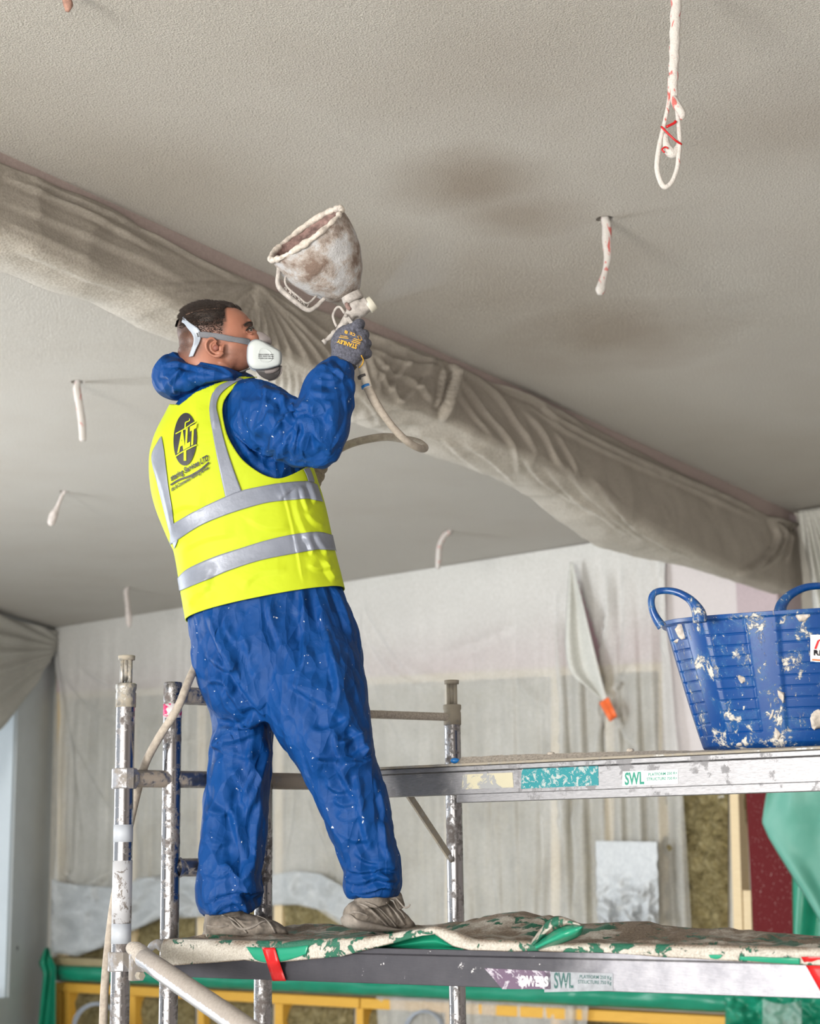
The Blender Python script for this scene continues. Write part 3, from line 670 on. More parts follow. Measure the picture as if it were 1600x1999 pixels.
# ------------------------------------------------------------------ wall sheets
BE = [(95, 1860), (150, 1867), (200, 1850), (250, 1822), (310, 1795), (400, 1790), (470, 1772), (530, 1765), (560, 1762), (620, 1776), (675, 1812), (728, 1850), (742, 2080), (1140, 2080), (1152, 1900), (1352, 1860)]
LE = [(108, 1236), (106, 1290), (112, 1330), (118, 1400), (108, 1500), (112, 1600), (108, 1680), (100, 1750), (94, 1830), (95, 1860)]
RE = [(1296, 1040), (1302, 1200), (1316, 1400), (1332, 1545), (1340, 1650), (1352, 1860)]
bx, by = zip(*BE); lx = [p[0] for p in LE]; ly = [p[1] for p in LE]; rx_ = [p[0] for p in RE]; ry_ = [p[1] for p in RE]
tl = line((110, 1231), (1560, 1003))
def wsheet(u, v):
    xb = 95 + u * (1352 - 95); yb_ = float(np.interp(xb, bx, by)); xt = 108 + u * (1298 - 108); yt = tl(xt) - 7
    y = yt + (yb_ - yt) * v; x0 = float(np.interp(y, ly, lx)); x1 = float(np.interp(y, ry_, rx_)); x = x0 + (x1 - x0) * u; 
    p = wp(x, y, 0.0); s = (p - cw) @ wd; g = min(1, v * 2.2)
    h = 0.13 + 0.05 * g + g * (0.035 * mnoise.noise(Vector((s * 2.6, y * 0.0012, 3))) + 0.028 * mnoise.noise(Vector((s * 7.0 + 0.6 * mnoise.noise(Vector((s, y * 0.004, 8))), y * 0.002, 7))) + 0.02 * mnoise.noise(Vector((s * 15, y * 0.003, 1))))
    h += 0.02 * mnoise.noise(Vector((s * 2, y * 0.012, 11)))
    if v > 0.93: h += (v - 0.93) * 0.8 * mnoise.noise(Vector((s * 5, 1, 2)))
    if x > 1100: h += g * 0.03 * math.sin(s * 34)
    p = wp(x, y, h); p[2] = min(p[2], HC - 0.002); return p
v, f = clothgrid(wsheet, 420, 120)
def keep_slit(face, V):
    p = proj(np.mean([V[i] for i in face], 0)); x, y = p
    a = 1115 + (y - 1100) * (1163 - 1115) / 250; b = 1117 + (y - 1100) * (1181 - 1117) / 200 if y < 1300 else 1182 + (y - 1300) * -0.1
    return not (1104 < y < 1352 and a < x < min(b, 1182))
f = [q for q in f if keep_slit(q, v)]
wsh = obj('polythene_sheet', v, f, MT['wall_sheet'])
if getvn(wsh)[1].mean(0) @ wn < 0: wsh.data.flip_normals()
FW = [([(150, 1290), (200, 1330), (260, 1350), (330, 1345)], 7, 0.03), ([(120, 1300), (180, 1380), (300, 1420), (360, 1440)], 8, 0.03), ([(300, 1400), (350, 1450), (400, 1440)], 6, 0.03), ([(110, 1250), (125, 1330), (150, 1450), (230, 1600)], 7, 0.03), ([(135, 1380), (150, 1500), (165, 1650)], 6, 0.03), ([(120, 1700), (170, 1730), (220, 1700)], 8, 0.06), ([(110, 1800), (170, 1780), (220, 1810)], 8, 0.05), ([(170, 1720), (190, 1760), (250, 1790)], 7, 0.05),
      ([(710, 1170), (735, 1220), (800, 1310), (880, 1330)], 8, 0.04), ([(712, 1200), (740, 1280), (810, 1340), (900, 1330)], 7, 0.035), ([(708, 1180), (712, 1260), (740, 1350), (800, 1480)], 7, 0.03), ([(850, 1280), (930, 1260), (1010, 1220)], 7, 0.025), ([(1010, 1320), (1030, 1360), (1075, 1385)], 6, 0.03),
      ([(1092, 1150), (1090, 1250), (1100, 1400), (1095, 1700)], 6, 0.06), ([(1185, 1110), (1190, 1200), (1178, 1300), (1180, 1365)], 5, 0.07), ([(1180, 1370), (1200, 1400), (1240, 1460)], 5, 0.04), ([(1178, 1375), (1185, 1450), (1200, 1520)], 5, 0.04), ([(1178, 1372), (1165, 1450), (1160, 1520)], 5, 0.04), ([(1180, 1365), (1215, 1330), (1240, 1290)], 5, 0.04), ([(1215, 1110), (1222, 1200), (1215, 1300)], 5, 0.04), ([(1288, 1090), (1292, 1140), (1300, 1300)], 5, 0.05), ([(1140, 1290), (1160, 1340), (1175, 1370)], 5, 0.05),
      ([(1060, 1550), (1065, 1700), (1060, 1820)], 7, 0.05), ([(970, 1500), (965, 1650), (975, 1790)], 8, 0.04), ([(1120, 1560), (1130, 1700), (1120, 1800)], 8, 0.05), ([(880, 1560), (890, 1650), (880, 1780)], 8, 0.03), ([(560, 1450), (580, 1560), (560, 1700)], 8, 0.03), ([(600, 1550), (650, 1680), (690, 1790)], 8, 0.04), ([(540, 1720), (600, 1735), (660, 1790)], 8, 0.05)]
folds(wsh, FW, -0.2)
tag(wsh, 'large clouded polythene sheet hung over the whole back wall', 'sheet')
# the flap drawn aside and its orange tape
def flap(u, v):
    a = crom([(1112, 1098), (1106, 1180), (1103, 1260), (1114, 1312), (1150, 1345), (1176, 1368)], 10); b = crom([(1117, 1098), (1133, 1160), (1150, 1230), (1165, 1290), (1178, 1340), (1184, 1362)], 10)
    i = min(int(v * (len(a) - 1)), len(a) - 2); t = v * (len(a) - 1) - i; pa = a[i] * (1 - t) + a[i + 1] * t; pb = b[i] * (1 - t) + b[i + 1] * t
    p = pa + (pb - pa) * u; return wp(p[0], p[1], 0.26 + 0.05 * math.sin(u * 7 + v * 2) * math.sin(v * 3.1))
v, f = clothgrid(flap, 14, 50); o = obj('gathered_flap', v, f, MT['white_sheet'] if 0 else mk_sheet('thick_polythene_flap', (0.60, 0.60, 0.55), (0.74, 0.74, 0.70), 0.0, 0.001, 60), wsh); solid(o, 0.003)
q = [(1190, 1409), (1204, 1399), (1187, 1361), (1169, 1372)]
def tp(u, v):
    a = np.array(q[0]) * (1 - u) + np.array(q[1]) * u; b = np.array(q[3]) * (1 - u) + np.array(q[2]) * u; p = a * (1 - v) + b * v; return wp(p[0], p[1], 0.30 + 0.03 * math.sin(v * 5) + 0.012 * math.sin(u * 6))
v, f = clothgrid(tp, 6, 10); o = obj('tape_tab', v, f, MT['orange']); solid(o, 0.005); tag(o, 'orange tape tab pinching the gathered polythene on the back wall', 'tape')
# white panel
def wpn(u, v):
    x = 1162 + (1282 - 1162) * u + 4 * v + 3 * mnoise.noise(Vector((u * 2, v * 9, 1))); y = 1641 + 165 * v + 2 * u; p = wp(x, y, 0); k = max(0, v - 0.35)
    return wp(x, y, 0.33 + 0.2 * k * mnoise.noise(Vector((x * 0.045, y * 0.045, 1))) * 1.6 + 0.11 * k * (1 - 2 * abs(mnoise.noise(Vector((x * 0.09, y * 0.07, 5))))))
v, f = clothgrid(wpn, 40, 50); o = obj('white_plastic_sheet', v, f, MT['white_sheet']); solid(o, 0.003); tag(o, 'small crinkled white plastic sheet hanging on the back wall beside the insulation', 'sheet')
def wpn2(u, v):
    top = np.interp(u, [0, .25, .5, .75, 1], [1708, 1700, 1706, 1735, 1795]); bot = np.interp(u, [0, .3, .55, .8, 1], [1768, 1766, 1778, 1812, 1852]); x = 526 + (725 - 526) * u; y = top + (bot - top) * v
    return wp(x, y, 0.31 + 0.06 * mnoise.noise(Vector((x * 0.04, y * 0.03, 3))))
v, f = clothgrid(wpn2, 40, 16); o = obj('polythene_hem', v, f, MT['hem_sheet'], wsh); solid(o, 0.003)
def wpn3(u, v):
    x = 100 + (400 - 100) * u; top = 1715 + 16 * math.sin(u * 5) - 10 * mnoise.noise(Vector((u * 6, 1, 1))); y = top + (float(np.interp(x, bx, by)) - 2 - top) * v
    return wp(x, y, 0.30 + 0.10 * mnoise.noise(Vector((x * 0.03, y * 0.03, 9))) + 0.05 * (1 - 2 * abs(mnoise.noise(Vector((x * 0.06, y * 0.06, 3))))))
v, f = clothgrid(wpn3, 40, 16); o = obj('polythene_hem', v, f, MT['hem_sheet'], wsh); solid(o, 0.003)
# left corner drape
LT = [(-160, 1150), (0, 1198), (112, 1233)]; LB = [(-160, 1560), (-20, 1440), (10, 1412), (45, 1372), (75, 1330), (98, 1290), (113, 1262)]
def ldrape(u, v):
    x = -160 + 272 * u; yt = float(np.interp(x, *zip(*LT))); yb_ = float(np.interp(x, *zip(*LB))); y = yt + (yb_ - yt) * v; p = lp(x, y, 0.12)
    ang = math.atan2(y - 1268, 112 - x + 25); return p + ln * (0.035 * math.sin(ang * 26) * min(1, (1 - u) * 1.5 + 0.2) + 0.03 * mnoise.noise(Vector(p * 1.5)))
v, f = clothgrid(ldrape, 90, 50); o = obj('polythene_drape', v, f, mk_sheet('beige_polythene', (0.42, 0.41, 0.37), (0.55, 0.54, 0.50), 0.0, 0.002, 60)); solid(o, 0.003); tag(o, 'beige polythene drape gathered into the left corner of the room', 'sheet')
# right hand sheet by the column head
def rsheet(u, v):
    L = float(np.interp(v, [0, .12, .35, .7, 1], [1557, 1563, 1580, 1590, 1594])); x = L + (1680 - L) * u; y = tl(x) - 6 + 340 * v
    p = wp(x, y, 0.15 + 0.045 * math.sin((x - 1557) / (0.25 + v) * 0.16) * min(1, v * 3 + .2) + 0.05 * v); p[2] = min(p[2], HC - 0.002); return p
v, f = clothgrid(rsheet, 60, 40); o = obj('pleated_polythene', v, f, bpy.data.materials['thick_polythene_flap']); solid(o, 0.003); tag(o, 'pleated polythene sheet hanging at the right of the beam end', 'sheet')
# right green sheet
GL = [(1499, 1530), (1490, 1582), (1487, 1605), (1500, 1635), (1522, 1672), (1547, 1712), (1575, 1756), (1602, 1800), (1660, 1895)]
def gsheet(u, v):
    y = 1500 + 400 * v; L = float(np.interp(y, [p[1] for p in GL], [p[0] for p in GL])); x = L + (1720 - L) * u
    return wp(x, y, 0.62 + 0.10 * math.sin(u * 7 + v * 3) * (0.3 + v) + 0.12 * math.exp(-u * 9) * math.cos(v * 5) + 0.05 * mnoise.noise(Vector((u * 4, v * 3, 2))))
v, f = clothgrid(gsheet, 50, 60); o = obj('green_sheet', v, f, MT['green_pale']); solid(o, 0.004); tag(o, 'dusty green plastic sheet curling in front of the maroon column', 'sheet')
def gs2(u, v):
    x = 1415 + 260 * u; y = 1925 + 190 * v + 10 * math.sin(u * 9); return wp(x, y, 0.45 + 0.16 * mnoise.noise(Vector((x * 0.02, y * 0.03, 1))) + 0.05 * mnoise.noise(Vector((x * 0.06, y * 0.08, 5))))
v, f = clothgrid(gs2, 60, 40); o = obj('green_sheet', v, f, MT['green']); solid(o, 0.004); tag(o, 'crumpled green plastic sheet at the foot of the maroon column', 'sheet')
def gs4(u, v):
    x = 1545 + 130 * u + 5 * v; y = 1650 + 300 * v; return wp(x, y, 0.34 + 0.05 * math.sin(u * 9 + v * 2))
v, f = clothgrid(gs4, 30, 40); o = obj('green_sheet', v, f, MT['green']); solid(o, 0.004); tag(o, 'dark green plastic sheet hanging behind the pale curling one', 'sheet')
def cs(u, v):
    x = 1488 + 76 * u; y = 1950 + 130 * v + 10 * math.sin(u * 3); return wp(x, y, 0.70 + 0.10 * mnoise.noise(Vector((x * 0.05, y * 0.05, 2))))
v, f = clothgrid(cs, 30, 30); t = NT('clear_crinkled_plastic'); t.set(Base_Color=(0.6, 0.72, 0.68), Roughness=0.15); t.bump(t.vor(9), 0.8, 0.05); t.translucent((0.7, 0.8, 0.75), 0.1, 0.72)
o = obj('clear_plastic', v, f, t.m); solid(o, 0.003); tag(o, 'crinkled clear plastic bag lying on the crumpled green sheet', 'bag')
def gs3(u, v):
    y = 1850 + 270 * v; x0 = np.interp(y, [1850, 1880, 1900, 2100], [88, 75, 84, 66]); x = x0 + (108 - x0) * u * (1.0 if y > 1885 else (0.4 + (y - 1850) * 0.017)); return wp(x, y, 0.38 + 0.05 * math.sin(u * 6 + v * 3))
v, f = clothgrid(gs3, 16, 50); o = obj('green_sheet', v, f, MT['green']); solid(o, 0.004); tag(o, 'narrow green plastic sheet turned round the left end of the timber rail', 'sheet')
# cable coils
def coil(name, cx, cy, r, off, label, m, a0, a1, n=5):
    parts = []
    for k in range(n):
        P = []
        for i in range(40):
            a = a0 + (a1 - a0) * i / 39; P.append(wp(cx + math.cos(a) * (r - k * 1.6 + math.sin(a * 3 + k)), cy - math.sin(a) * (r - k * 1.2), off + k * 0.012))
        parts.append(tube(P, 0.007, 8))
    v, f = merge(parts); o = obj(name, v, f, m); tag(o, label, 'cable')
cg = plain('pale_grey_cable_sheath', (0.34, 0.37, 0.42), 0.4)
coil('cable_coil', 190, 2005, 48, 0.42, 'coil of pale grey cable hanging on the yellow studs at lower left', cg, 0, 2 * math.pi)
coil('cable_coil', 828, 2010, 38, 0.20, 'coil of cable hazily seen behind the polythene below the deck', cg, 0, 2 * math.pi, 4)
# ------------------------------------------------------------------ ceiling cables
def cable(P, R, label, m=None, name='cable', group=None, seg=12):
    P = np.array(P); v, f = tube(P, R, seg, smoothn=6); v = v + np.array([[mnoise.noise(Vector(p * 70)), mnoise.noise(Vector(p * 70 + 9)), 0] for p in v]) * 0.0016
    o = obj(name, v, f, m or MT['cable']); return tag(o, label, 'cable', group)
def drop(h, pix, R, label, m=None):
    Y = h[1]; P = [h + [0, 0, 0.09], h + [0, 0, 0.0]] + [at(x, y, Y) for x, y in pix]; return cable(P, R, label, m)
c1 = drop(holes[0], [(1184, 440), (1184, 470), (1186, 500), (1182, 525), (1177, 545), (1172, 565), (1170, 575)], [.011, .017, .019, .019, .019, .014, .011, .016, .021, .010], 'thick white plaster-caked cable end hanging from the hole right of the hopper')
drop(holes[1], [(150, 760), (155, 790), (160, 825), (162, 860)], [.014, .016, .020, .020, .020, .018], 'straight plaster-caked cable stub, nearest of those on the left ceiling')
drop(holes[2], [(122, 965), (112, 990), (105, 1005), (100, 1020), (98, 1026)], [.012, .012, .012, .016, .030, .026, .010], 'cable stub with a flared dull tip hanging left of the vest', MT['cable_dull'])
drop(holes[3], [(868, 1045), (858, 1065), (856, 1090), (854, 1110)], [.02, .022, .022, .022, .024, .018], 'bent cable stub with reddish underside hanging near the back wall behind the worker')
drop(holes[4], [(246, 1155), (249, 1185), (251, 1205), (252, 1224)], [.016, .018, .022, .022, .030, .016], 'cable stub with a knotted tip above the leftmost scaffold post', MT['cable_dull'])
a = onz(130, -25, HC); P = [a + [0, 0, 0.02], at(130, -5, a[1]), at(133, 10, a[1]), at(131, 22, a[1])]
cable(P, [.010, .013, .014, .006], 'short reddish-brown cable tip at the top left edge of the ceiling', plain('brown_cable_crust', (0.30, 0.17, 0.13), 0.9, var=0.4, scale=60, bump=0.003))
Y = 4.48; lp_ = lambda x, y, dy=0: at(x, y, Y + dy)
top0 = onz(1322, -75, HC); Y = top0[1]
lt = thing('looped_cable', 'long twisted red and white cable ending in a loop below the ceiling', 'cable', top0)
v, f = tube([top0 + [0, 0, 0.03], lp_(1321, -30), lp_(1318, 30), lp_(1316, 100), lp_(1314, 150), lp_(1314, 190)], [.0145, .015, .0150, .0145, .0135, .012], 14, smoothn=8, fn=lambda i, a, p: 1 + 0.10 * math.sin(a + p[2] * 120) + 0.03 * mnoise.noise(Vector(p * 90)))
obj('twisted_strand', v, f, MT['cable'], lt)
v, f = tube([lp_(1307, 150), lp_(1306, 190), lp_(1300, 225), lp_(1293, 255), lp_(1286, 290), lp_(1282, 325), lp_(1287, 350), lp_(1297, 365), lp_(1311, 355), lp_(1321, 330), lp_(1324, 305), lp_(1326, 270), lp_(1324, 240, .01), lp_(1320, 205, .01), lp_(1314, 180, .01)], [.006] * 4 + [.0075] * 4 + [.0065] * 7, 12, smoothn=6)
obj('loop', v, f, MT['cable'], lt)
v, f = tube([lp_(1311, 185), lp_(1320, 205, -.012), lp_(1331, 222, -.012), lp_(1330, 232, 0)], [.009, .012, .010, .006], 10, smoothn=5); obj('wrapped_tape', v, f, MT['cable'], lt)
v, f = tube([lp_(1290, 247, -.008), lp_(1305, 262, -.014), lp_(1318, 274, -.014), lp_(1330, 282, -.004)], [.003] * 4, 8, smoothn=5); obj('red_wire', v, f, MT['red_tape'], lt)
v, f = tube([lp_(1300, 248), lp_(1316, 240), lp_(1318, 236)], [.004] * 3, 8, smoothn=4); obj('red_wire', v, f, MT['red_tape'], lt)
v, f = tube([lp_(1297, 262, .005), lp_(1300, 285, .005), lp_(1312, 300, .005), lp_(1322, 290, .005), lp_(1326, 275, .005)], [.009, .013, .014, .010, .006], 10, smoothn=5); obj('frayed_end', v, f, MT['cable'], lt)
v, f = tube([lp_(1297, 298, -.012), lp_(1292, 292, -.012), lp_(1298, 287, -.012), lp_(1304, 290, -.012)], [.0025] * 4, 8, smoothn=4); obj('red_wire', v, f, MT['red_tape'], lt)
# ------------------------------------------------------------------ scaffold tower
P1 = at(240, 1650, 4.60); P4 = at(888, 1700, 5.30); fd = unit((P4 - P1) * [1, 1, 0]); fn_ = np.array([fd[1], -fd[0], 0])
if fn_ @ (O - P1) < 0: fn_ = -fn_
def fpt(x, y, off=0.0): return onplane(x, y, P1 + fn_ * off, fn_)
P2 = fpt(333, 1650); P3 = fpt(514, 1650)
tw = thing('scaffold_tower', 'aluminium scaffold tower end frame with four posts and ribbed rungs behind the worker', 'scaffold', (P1[0], P1[1], 0))
def post(P, ytop, r=0.0254):
    zt = fpt(*proj([P])[0].tolist())[2]; lo, hi = 1.0, 3.2
    for _ in range(40):
        mid = (lo + hi) / 2
        if proj([[P[0], P[1], mid]])[0][1] > ytop: lo = mid
        else: hi = mid
    z = lo; zs = [0.0, 0.6, 1.2, 1.6, 2.0, z - 0.02, z - 0.002, z]; v, f = lathe((P[0], P[1], 0), Zup, [(a, r) for a in zs[:-1]] + [(z, r - 0.002), (z, r - 0.005), (z - 0.03, r - 0.006), (z - 0.03, 0)], 28)
    return obj('post', v, f, MT['alu'], tw), z
def ztop(P, y):
    lo, hi = 0.0, 4.0
    for _ in range(40):
        mid = (lo + hi) / 2
        if proj([[P[0], P[1], mid]])[0][1] > y: lo = mid
        else: hi = mid
    return lo
def spigot(P, y0, ytop, yc):
    z0, z1, zc = ztop(P, y0), ztop(P, ytop), ztop(P, yc); c = np.array([P[0], P[1], 0])
    v, f = merge([lathe(c, Zup, [(z0 - 0.05, 0.0), (z0 - 0.05, 0.0275), (z0 - 0.012, 0.0275), (z0 - 0.008, 0.0255), (z0 + 0.001, 0.0285), (zc, 0.0285), (zc + 0.002, 0.026), (zc + 0.002, 0.0)], 26)]); obj('collar', v, f, MT['spigot'], tw)
    v, f = merge([lathe(c, Zup, [(z1 - 0.012, 0.0), (z1 - 0.012, 0.0225), (z1 - 0.001, 0.0235), (z1, 0.022), (z1, 0.0)], 26)] +
                 [tube([c + [dx, dy, zc - 0.01], c + [dx, dy, z1 - 0.01]], 0.0065, 8) for dx, dy in ((-.0105, -.004), (.0105, -.004), (0, .011))] + [box(c + [0, -0.002, (zc + z1) / 2], r0, np.array([0, 1, 0]), Zup, 0.006, 0.006, (z1 - zc) / 2 - 0.01)]); obj('spigot', v, f, MT['spigot'], tw)
post(P1, 1345); spigot(P1, 1345, 1280, 1336); post(P2, 1332); post(P3, 1372); post(P4, 1384); spigot(P4, 1384, 1328, 1377)
def rung(a, b, r=0.0245, m='alu_rung', name='rung', weld=True):
    n = 30; P = [a + (b - a) * i / n for i in range(n + 1)]
    v, f = tube(P, r, 40, fn=lambda i, an, p: 1 - 0.022 * (int(an / (2 * math.pi) * 40) % 2)); o = obj(name, v, f, MT[m], tw)
    if weld:
        for e, s in ((a, 1), (b, -1)):
            d = unit(b - a) * s; v, f = lathe(e + d * 0.018, d, [(0, .03), (.010, .0285), (.016, .0245)], 20); obj('weld', v, f, MT['clamp'], tw)
    return o
def onpost(P, y): return np.array([P[0], P[1], ztop(P, y)])
z_r = [onpost(P2, y)[2] for y in (1357, 1521, 1694)]
dz = (z_r[0] - z_r[2]) / 2
for k, z in enumerate((z_r[0], z_r[2], z_r[2] - dz, z_r[2] - 2 * dz, z_r[2] - 3 * dz, z_r[2] - 4 * dz)): rung(np.array([P2[0], P2[1], z]), np.array([P3[0], P3[1], z]))
rung(np.array([P1[0], P1[1], z_r[1]]), np.array([P4[0], P4[1], z_r[1]]), 0.0235); 
rung(onpost(P3, 1387), onpost(P4, 1400), 0.0125, 'dust', 'guard_rail', False)
# dust resting on the rungs
for a, b in ((np.array([P2[0], P2[1], z_r[1]]), onpost(P1, 1521)),):
    pass
def clampat(P, y0, y1_, r=0.035):
    z1, z0 = ztop(P, y0), ztop(P, y1_); c = np.array([P[0], P[1], 0]); v, f = lathe(c, Zup, [(z0, .026), (z0, r - .002), (z0 + .003, r), (z1 - .003, r), (z1, r - .002), (z1, .026)], 10, e=fd); o = obj('clamp', v, f, MT['clamp'], tw, smooth=False)
    return o
clampat(P1, 1500, 1540, .034); clampat(P1, 1858, 1896, .034)
zc = (ztop(P1, 1858) + ztop(P1, 1896)) / 2
for y0, y1_, m, lb in ((1610, 1644, 'grey_wrap', 'pale grey tape wrapped round the post'), (1680, 1802, 'white_wrap', 'flaking white tape on the post'), (1803, 1842, 'grey_wrap', 'pale grey tape low on the post')):
    v, f = lathe((P1[0], P1[1], 0), Zup, [(ztop(P1, y1_), .0255), (ztop(P1, y1_), .0262), (ztop(P1, y0), .0262), (ztop(P1, y0), .0255)], 28); o = obj('tape_wrap', v, f, MT[m], tw); o['label'] = lb
t = plain('pink_marked_tape', (0.6, 0.6, 0.6), 0.5); nt = t.node_tree
v, f = lathe((P2[0], P2[1], 0), Zup, [(ztop(P2, 1402), .0255), (ztop(P2, 1402), .0260), (ztop(P2, 1375), .0260), (ztop(P2, 1375), .0255)], 28); o = obj('tape_wrap', v, f, mk_flaky('worn_pink_tape', (0.5, 0.02, 0.12), (0.5, 0.48, 0.5), 0.5, 40), tw); o['label'] = 'worn pink tape near the top of the post'
# short gusset brace under the upper deck
g0 = at(795, 1548, 5.00); g1 = at(877, 1672, 5.24); t_ = unit(g1 - g0); side = unit(np.cross(t_, fn_)); v, f = box((g0 + g1) / 2, t_, side, fn_, np.linalg.norm(g1 - g0) / 2, 0.010, 0.005); bevel(obj('gusset_brace', v, f, MT['spigot'], tw, smooth=False), 0.001)
v, f = lathe(g1, -t_ * 0 + unit(g1 - g0), [(-.012, 0), (-.012, .009), (.02, .009), (.02, 0)], 12); obj('gusset_lug', v, f, MT['clamp'], tw)
# diagonal brace with its coupler
b0 = at(268, 1862, 4.47); b1 = at(500, 2022, 3.75)
br = thing('diagonal_brace', 'dusty diagonal scaffold brace tube running down from the leftmost post', 'brace', b1)
P = [b0 + (b1 - b0) * t for t in (0.07, 0.5, 1.0)]
dl = unit(b1 - b0); P[2] = b0 + (b1 - b0) * 1.6
def mk_brace():
    t = NT('brace_dusty_on_top'); geo = t.n('ShaderNodeNewGeometry'); sep = t.n('ShaderNodeSeparateXYZ'); t.l(geo.outputs['Normal'], sep.inputs[0])
    n = t.noise(120, 4, 0.7); k = t.math('ADD', sep.outputs[2], t.math('MULTIPLY', t.math('SUBTRACT', n, 0.5), 0.7)); m = t.ramp(k, [(0.10, 0.0), (0.22, 1.0)])
    c = t.mix(m, (0.52, 0.53, 0.56), t.mix(n, (0.20, 0.17, 0.15), (0.44, 0.40, 0.36))); t.set(Base_Color=c, Metallic=t.math('SUBTRACT', 1.0, m), Roughness=t.mix(m, (0.25,) * 3, (0.95,) * 3)); t.bump(t.math('MULTIPLY', n, m), 0.7, 0.003); return t.m
v, f = lathe(P[0], dl, [(0, 0.0), (0, .021), (.004, .0255)] + [(x * 0.15, .0255) for x in range(1, 9)], 30); obj('tube', v, f, mk_brace(), br)
v, f = tube([at(256, 1850, 4.53), at(268, 1856, 4.50), at(279, 1867, 4.46), b0 + dl * 0.09], [.016, .022, .024, .022], 14, smoothn=5); obj('coupler_head', v, f, MT['dust'], br)
v, f = box(at(266, 1888, 4.49), unit(dl * [1, 1, 0]), unit(np.cross(Zup, dl)), Zup, .012, .018, .034); bevel(obj('coupler_jaw', v, f, MT['clamp'], br, smooth=False), 0.004)
v, f = lathe(at(277, 1905, 4.44), -fn_, [(0, 0), (0, .010), (.02, .010), (.02, 0)], 6); obj('coupler_bolt', v, f, MT['spigot'], br, smooth=False)
v, f = lathe(at(281, 1893, 4.40), fn_, [(-.002, 0), (-.002, .006), (.004, .005), (.004, 0)], 14); obj('rivet', v, f, MT['clamp'], br)
# ------------------------------------------------------------------ decks
dk = unit(np.array([5279.0, -3360.0 * 1.0, 0])); dnf = np.array([-dk[1], dk[0], 0]); 
if dnf @ (O - P1) < 0: dnf = -dnf          # towards the camera
class Deck:
    def __init__(s, p, width): s.p = np.array(p, float); s.w = width
    def q(s, x, y, off=0.0): return onplane(x, y, s.p + dnf * off, dnf)
    def s(s, x, y, off=0.0): return (s.q(x, y, off) - s.p) @ dk
    def pt(s, u, z, off=0.0): r = s.p + dk * u + dnf * off; return np.array([r[0], r[1], z])
LD = Deck(at(330, 1880, 4.60), 0.60); UD = Deck(at(745, 1520, 4.93), 0.62)
def dbox(D, s0, s1, z0, z1, o0, o1):
    c = D.pt((s0 + s1) / 2, (z0 + z1) / 2, (o0 + o1) / 2); return box(c, dk, dnf, Zup, abs(s1 - s0) / 2, abs(o1 - o0) / 2, abs(z1 - z0) / 2)
# lower deck
zb = 0.5 * (LD.q(500, 1915)[2] + LD.q(1500, 1943)[2]); zt = 0.5 * (LD.q(1000, 1856)[2] + LD.q(1500, 1866)[2]); s0 = LD.s(326, 1890); s1 = LD.s(1700, 1900); sm = LD.s(1165, 1900)
lower = thing('scaffold_platform', 'lower scaffold platform with a blackened side beam, on which the worker stands', 'platform', LD.pt(s0, zb))
def beamprof(D, s0, s1, zb, zt, m, parent, name='side_beam', w=0.045):
    prof = [(0, zb), (0, zt - 0.016), (0.006, zt - 0.013), (0.006, zt), (-w, zt), (-w, zb)]; n = 24; V = []; Fc = []
    for i in range(n + 1):
        for o_, z in prof: V.append(D.pt(s0 + (s1 - s0) * i / n, z, o_))
    k = len(prof)
    for i in range(n):
        for j in range(k): Fc.append((i * k + j, i * k + (j + 1) % k, (i + 1) * k + (j + 1) % k, (i + 1) * k + j))
    Fc += [tuple(range(k))[::-1], tuple(n * k + j for j in range(k))]; o = obj(name, V, Fc, m, parent, smooth=False); return bevel(o, 0.0015)
def mk_lowbeam():
    t = NT('part_blackened_beam'); p = LD.pt(sm, zb); sep = t.n('ShaderNodeVectorMath', operation='DOT_PRODUCT'); t.l(t.co, sep.inputs[0]); sep.inputs[1].default_value = tuple(dk)
    k = t.math('SUBTRACT', sep.outputs['Value'], float(p @ dk)); k = t.math('ADD', k, t.math('MULTIPLY', t.noise(9, 4), 0.12))
    mask = t.ramp(t.math('ADD', t.math('MULTIPLY', k, 2.5), 0.5), [(0.38, 1.0), (0.75, 0.0)]); co = t.scaled((1, 1, 5)); n = t.noise(18, 6, 0.65); g = t.noise(50, 4, 0.6, co)
    sil = t.mix(t.ramp(n, [(0.35, 0.0), (0.7, 1.0)]), (0.20, 0.20, 0.225), (0.31, 0.31, 0.335)); blk = t.mix(n, (0.02, 0.021, 0.03), (0.06, 0.058, 0.07))
    fl = t.ramp(t.noise(24, 7, 0.75), [(0.665, 0.0), (0.675, 1.0)]); c = t.mix(mask, sil, blk); c = t.mix(fl, c, (0.58, 0.57, 0.58))
    t.set(Base_Color=c, Metallic=t.math('SUBTRACT', 0.75, t.math('MULTIPLY', mask, 0.5)), Roughness=0.5); t.bump(g, 0.3, 0.002); return t.m
beamprof(LD, s0, s1, zb, zt, mk_lowbeam(), lower); 
v, f = dbox(LD, s0, s1, zb, zt, -LD.w, -LD.w + 0.045); bevel(obj('side_beam', v, f, MT['alu_beam'], lower, smooth=False), 0.002)
v, f = dbox(LD, s0, s1, zt - 0.022, zt - 0.008, -LD.w + 0.045, -0.045); obj('deck_board', v, f, MT['dust'], lower, smooth=False)
for k in range(4):
    a = s0 + 0.2 + k * 0.5; v, f = dbox(LD, a, a + 0.03, zt - 0.06, zt - 0.022, -LD.w + 0.045, -0.045); obj('cross_bar', v, f, MT['alu_beam'], lower, smooth=False)
v, f = tube([LD.q(336, 1862, -0.02), LD.q(322, 1850, -0.02), LD.q(308, 1843, -0.02), LD.q(297, 1847, -0.02), LD.q(291, 1856, -0.02)], [.020, .017, .013, .011, .008], 12, smoothn=5); obj('hook', v, f, MT['clamp'], lower)
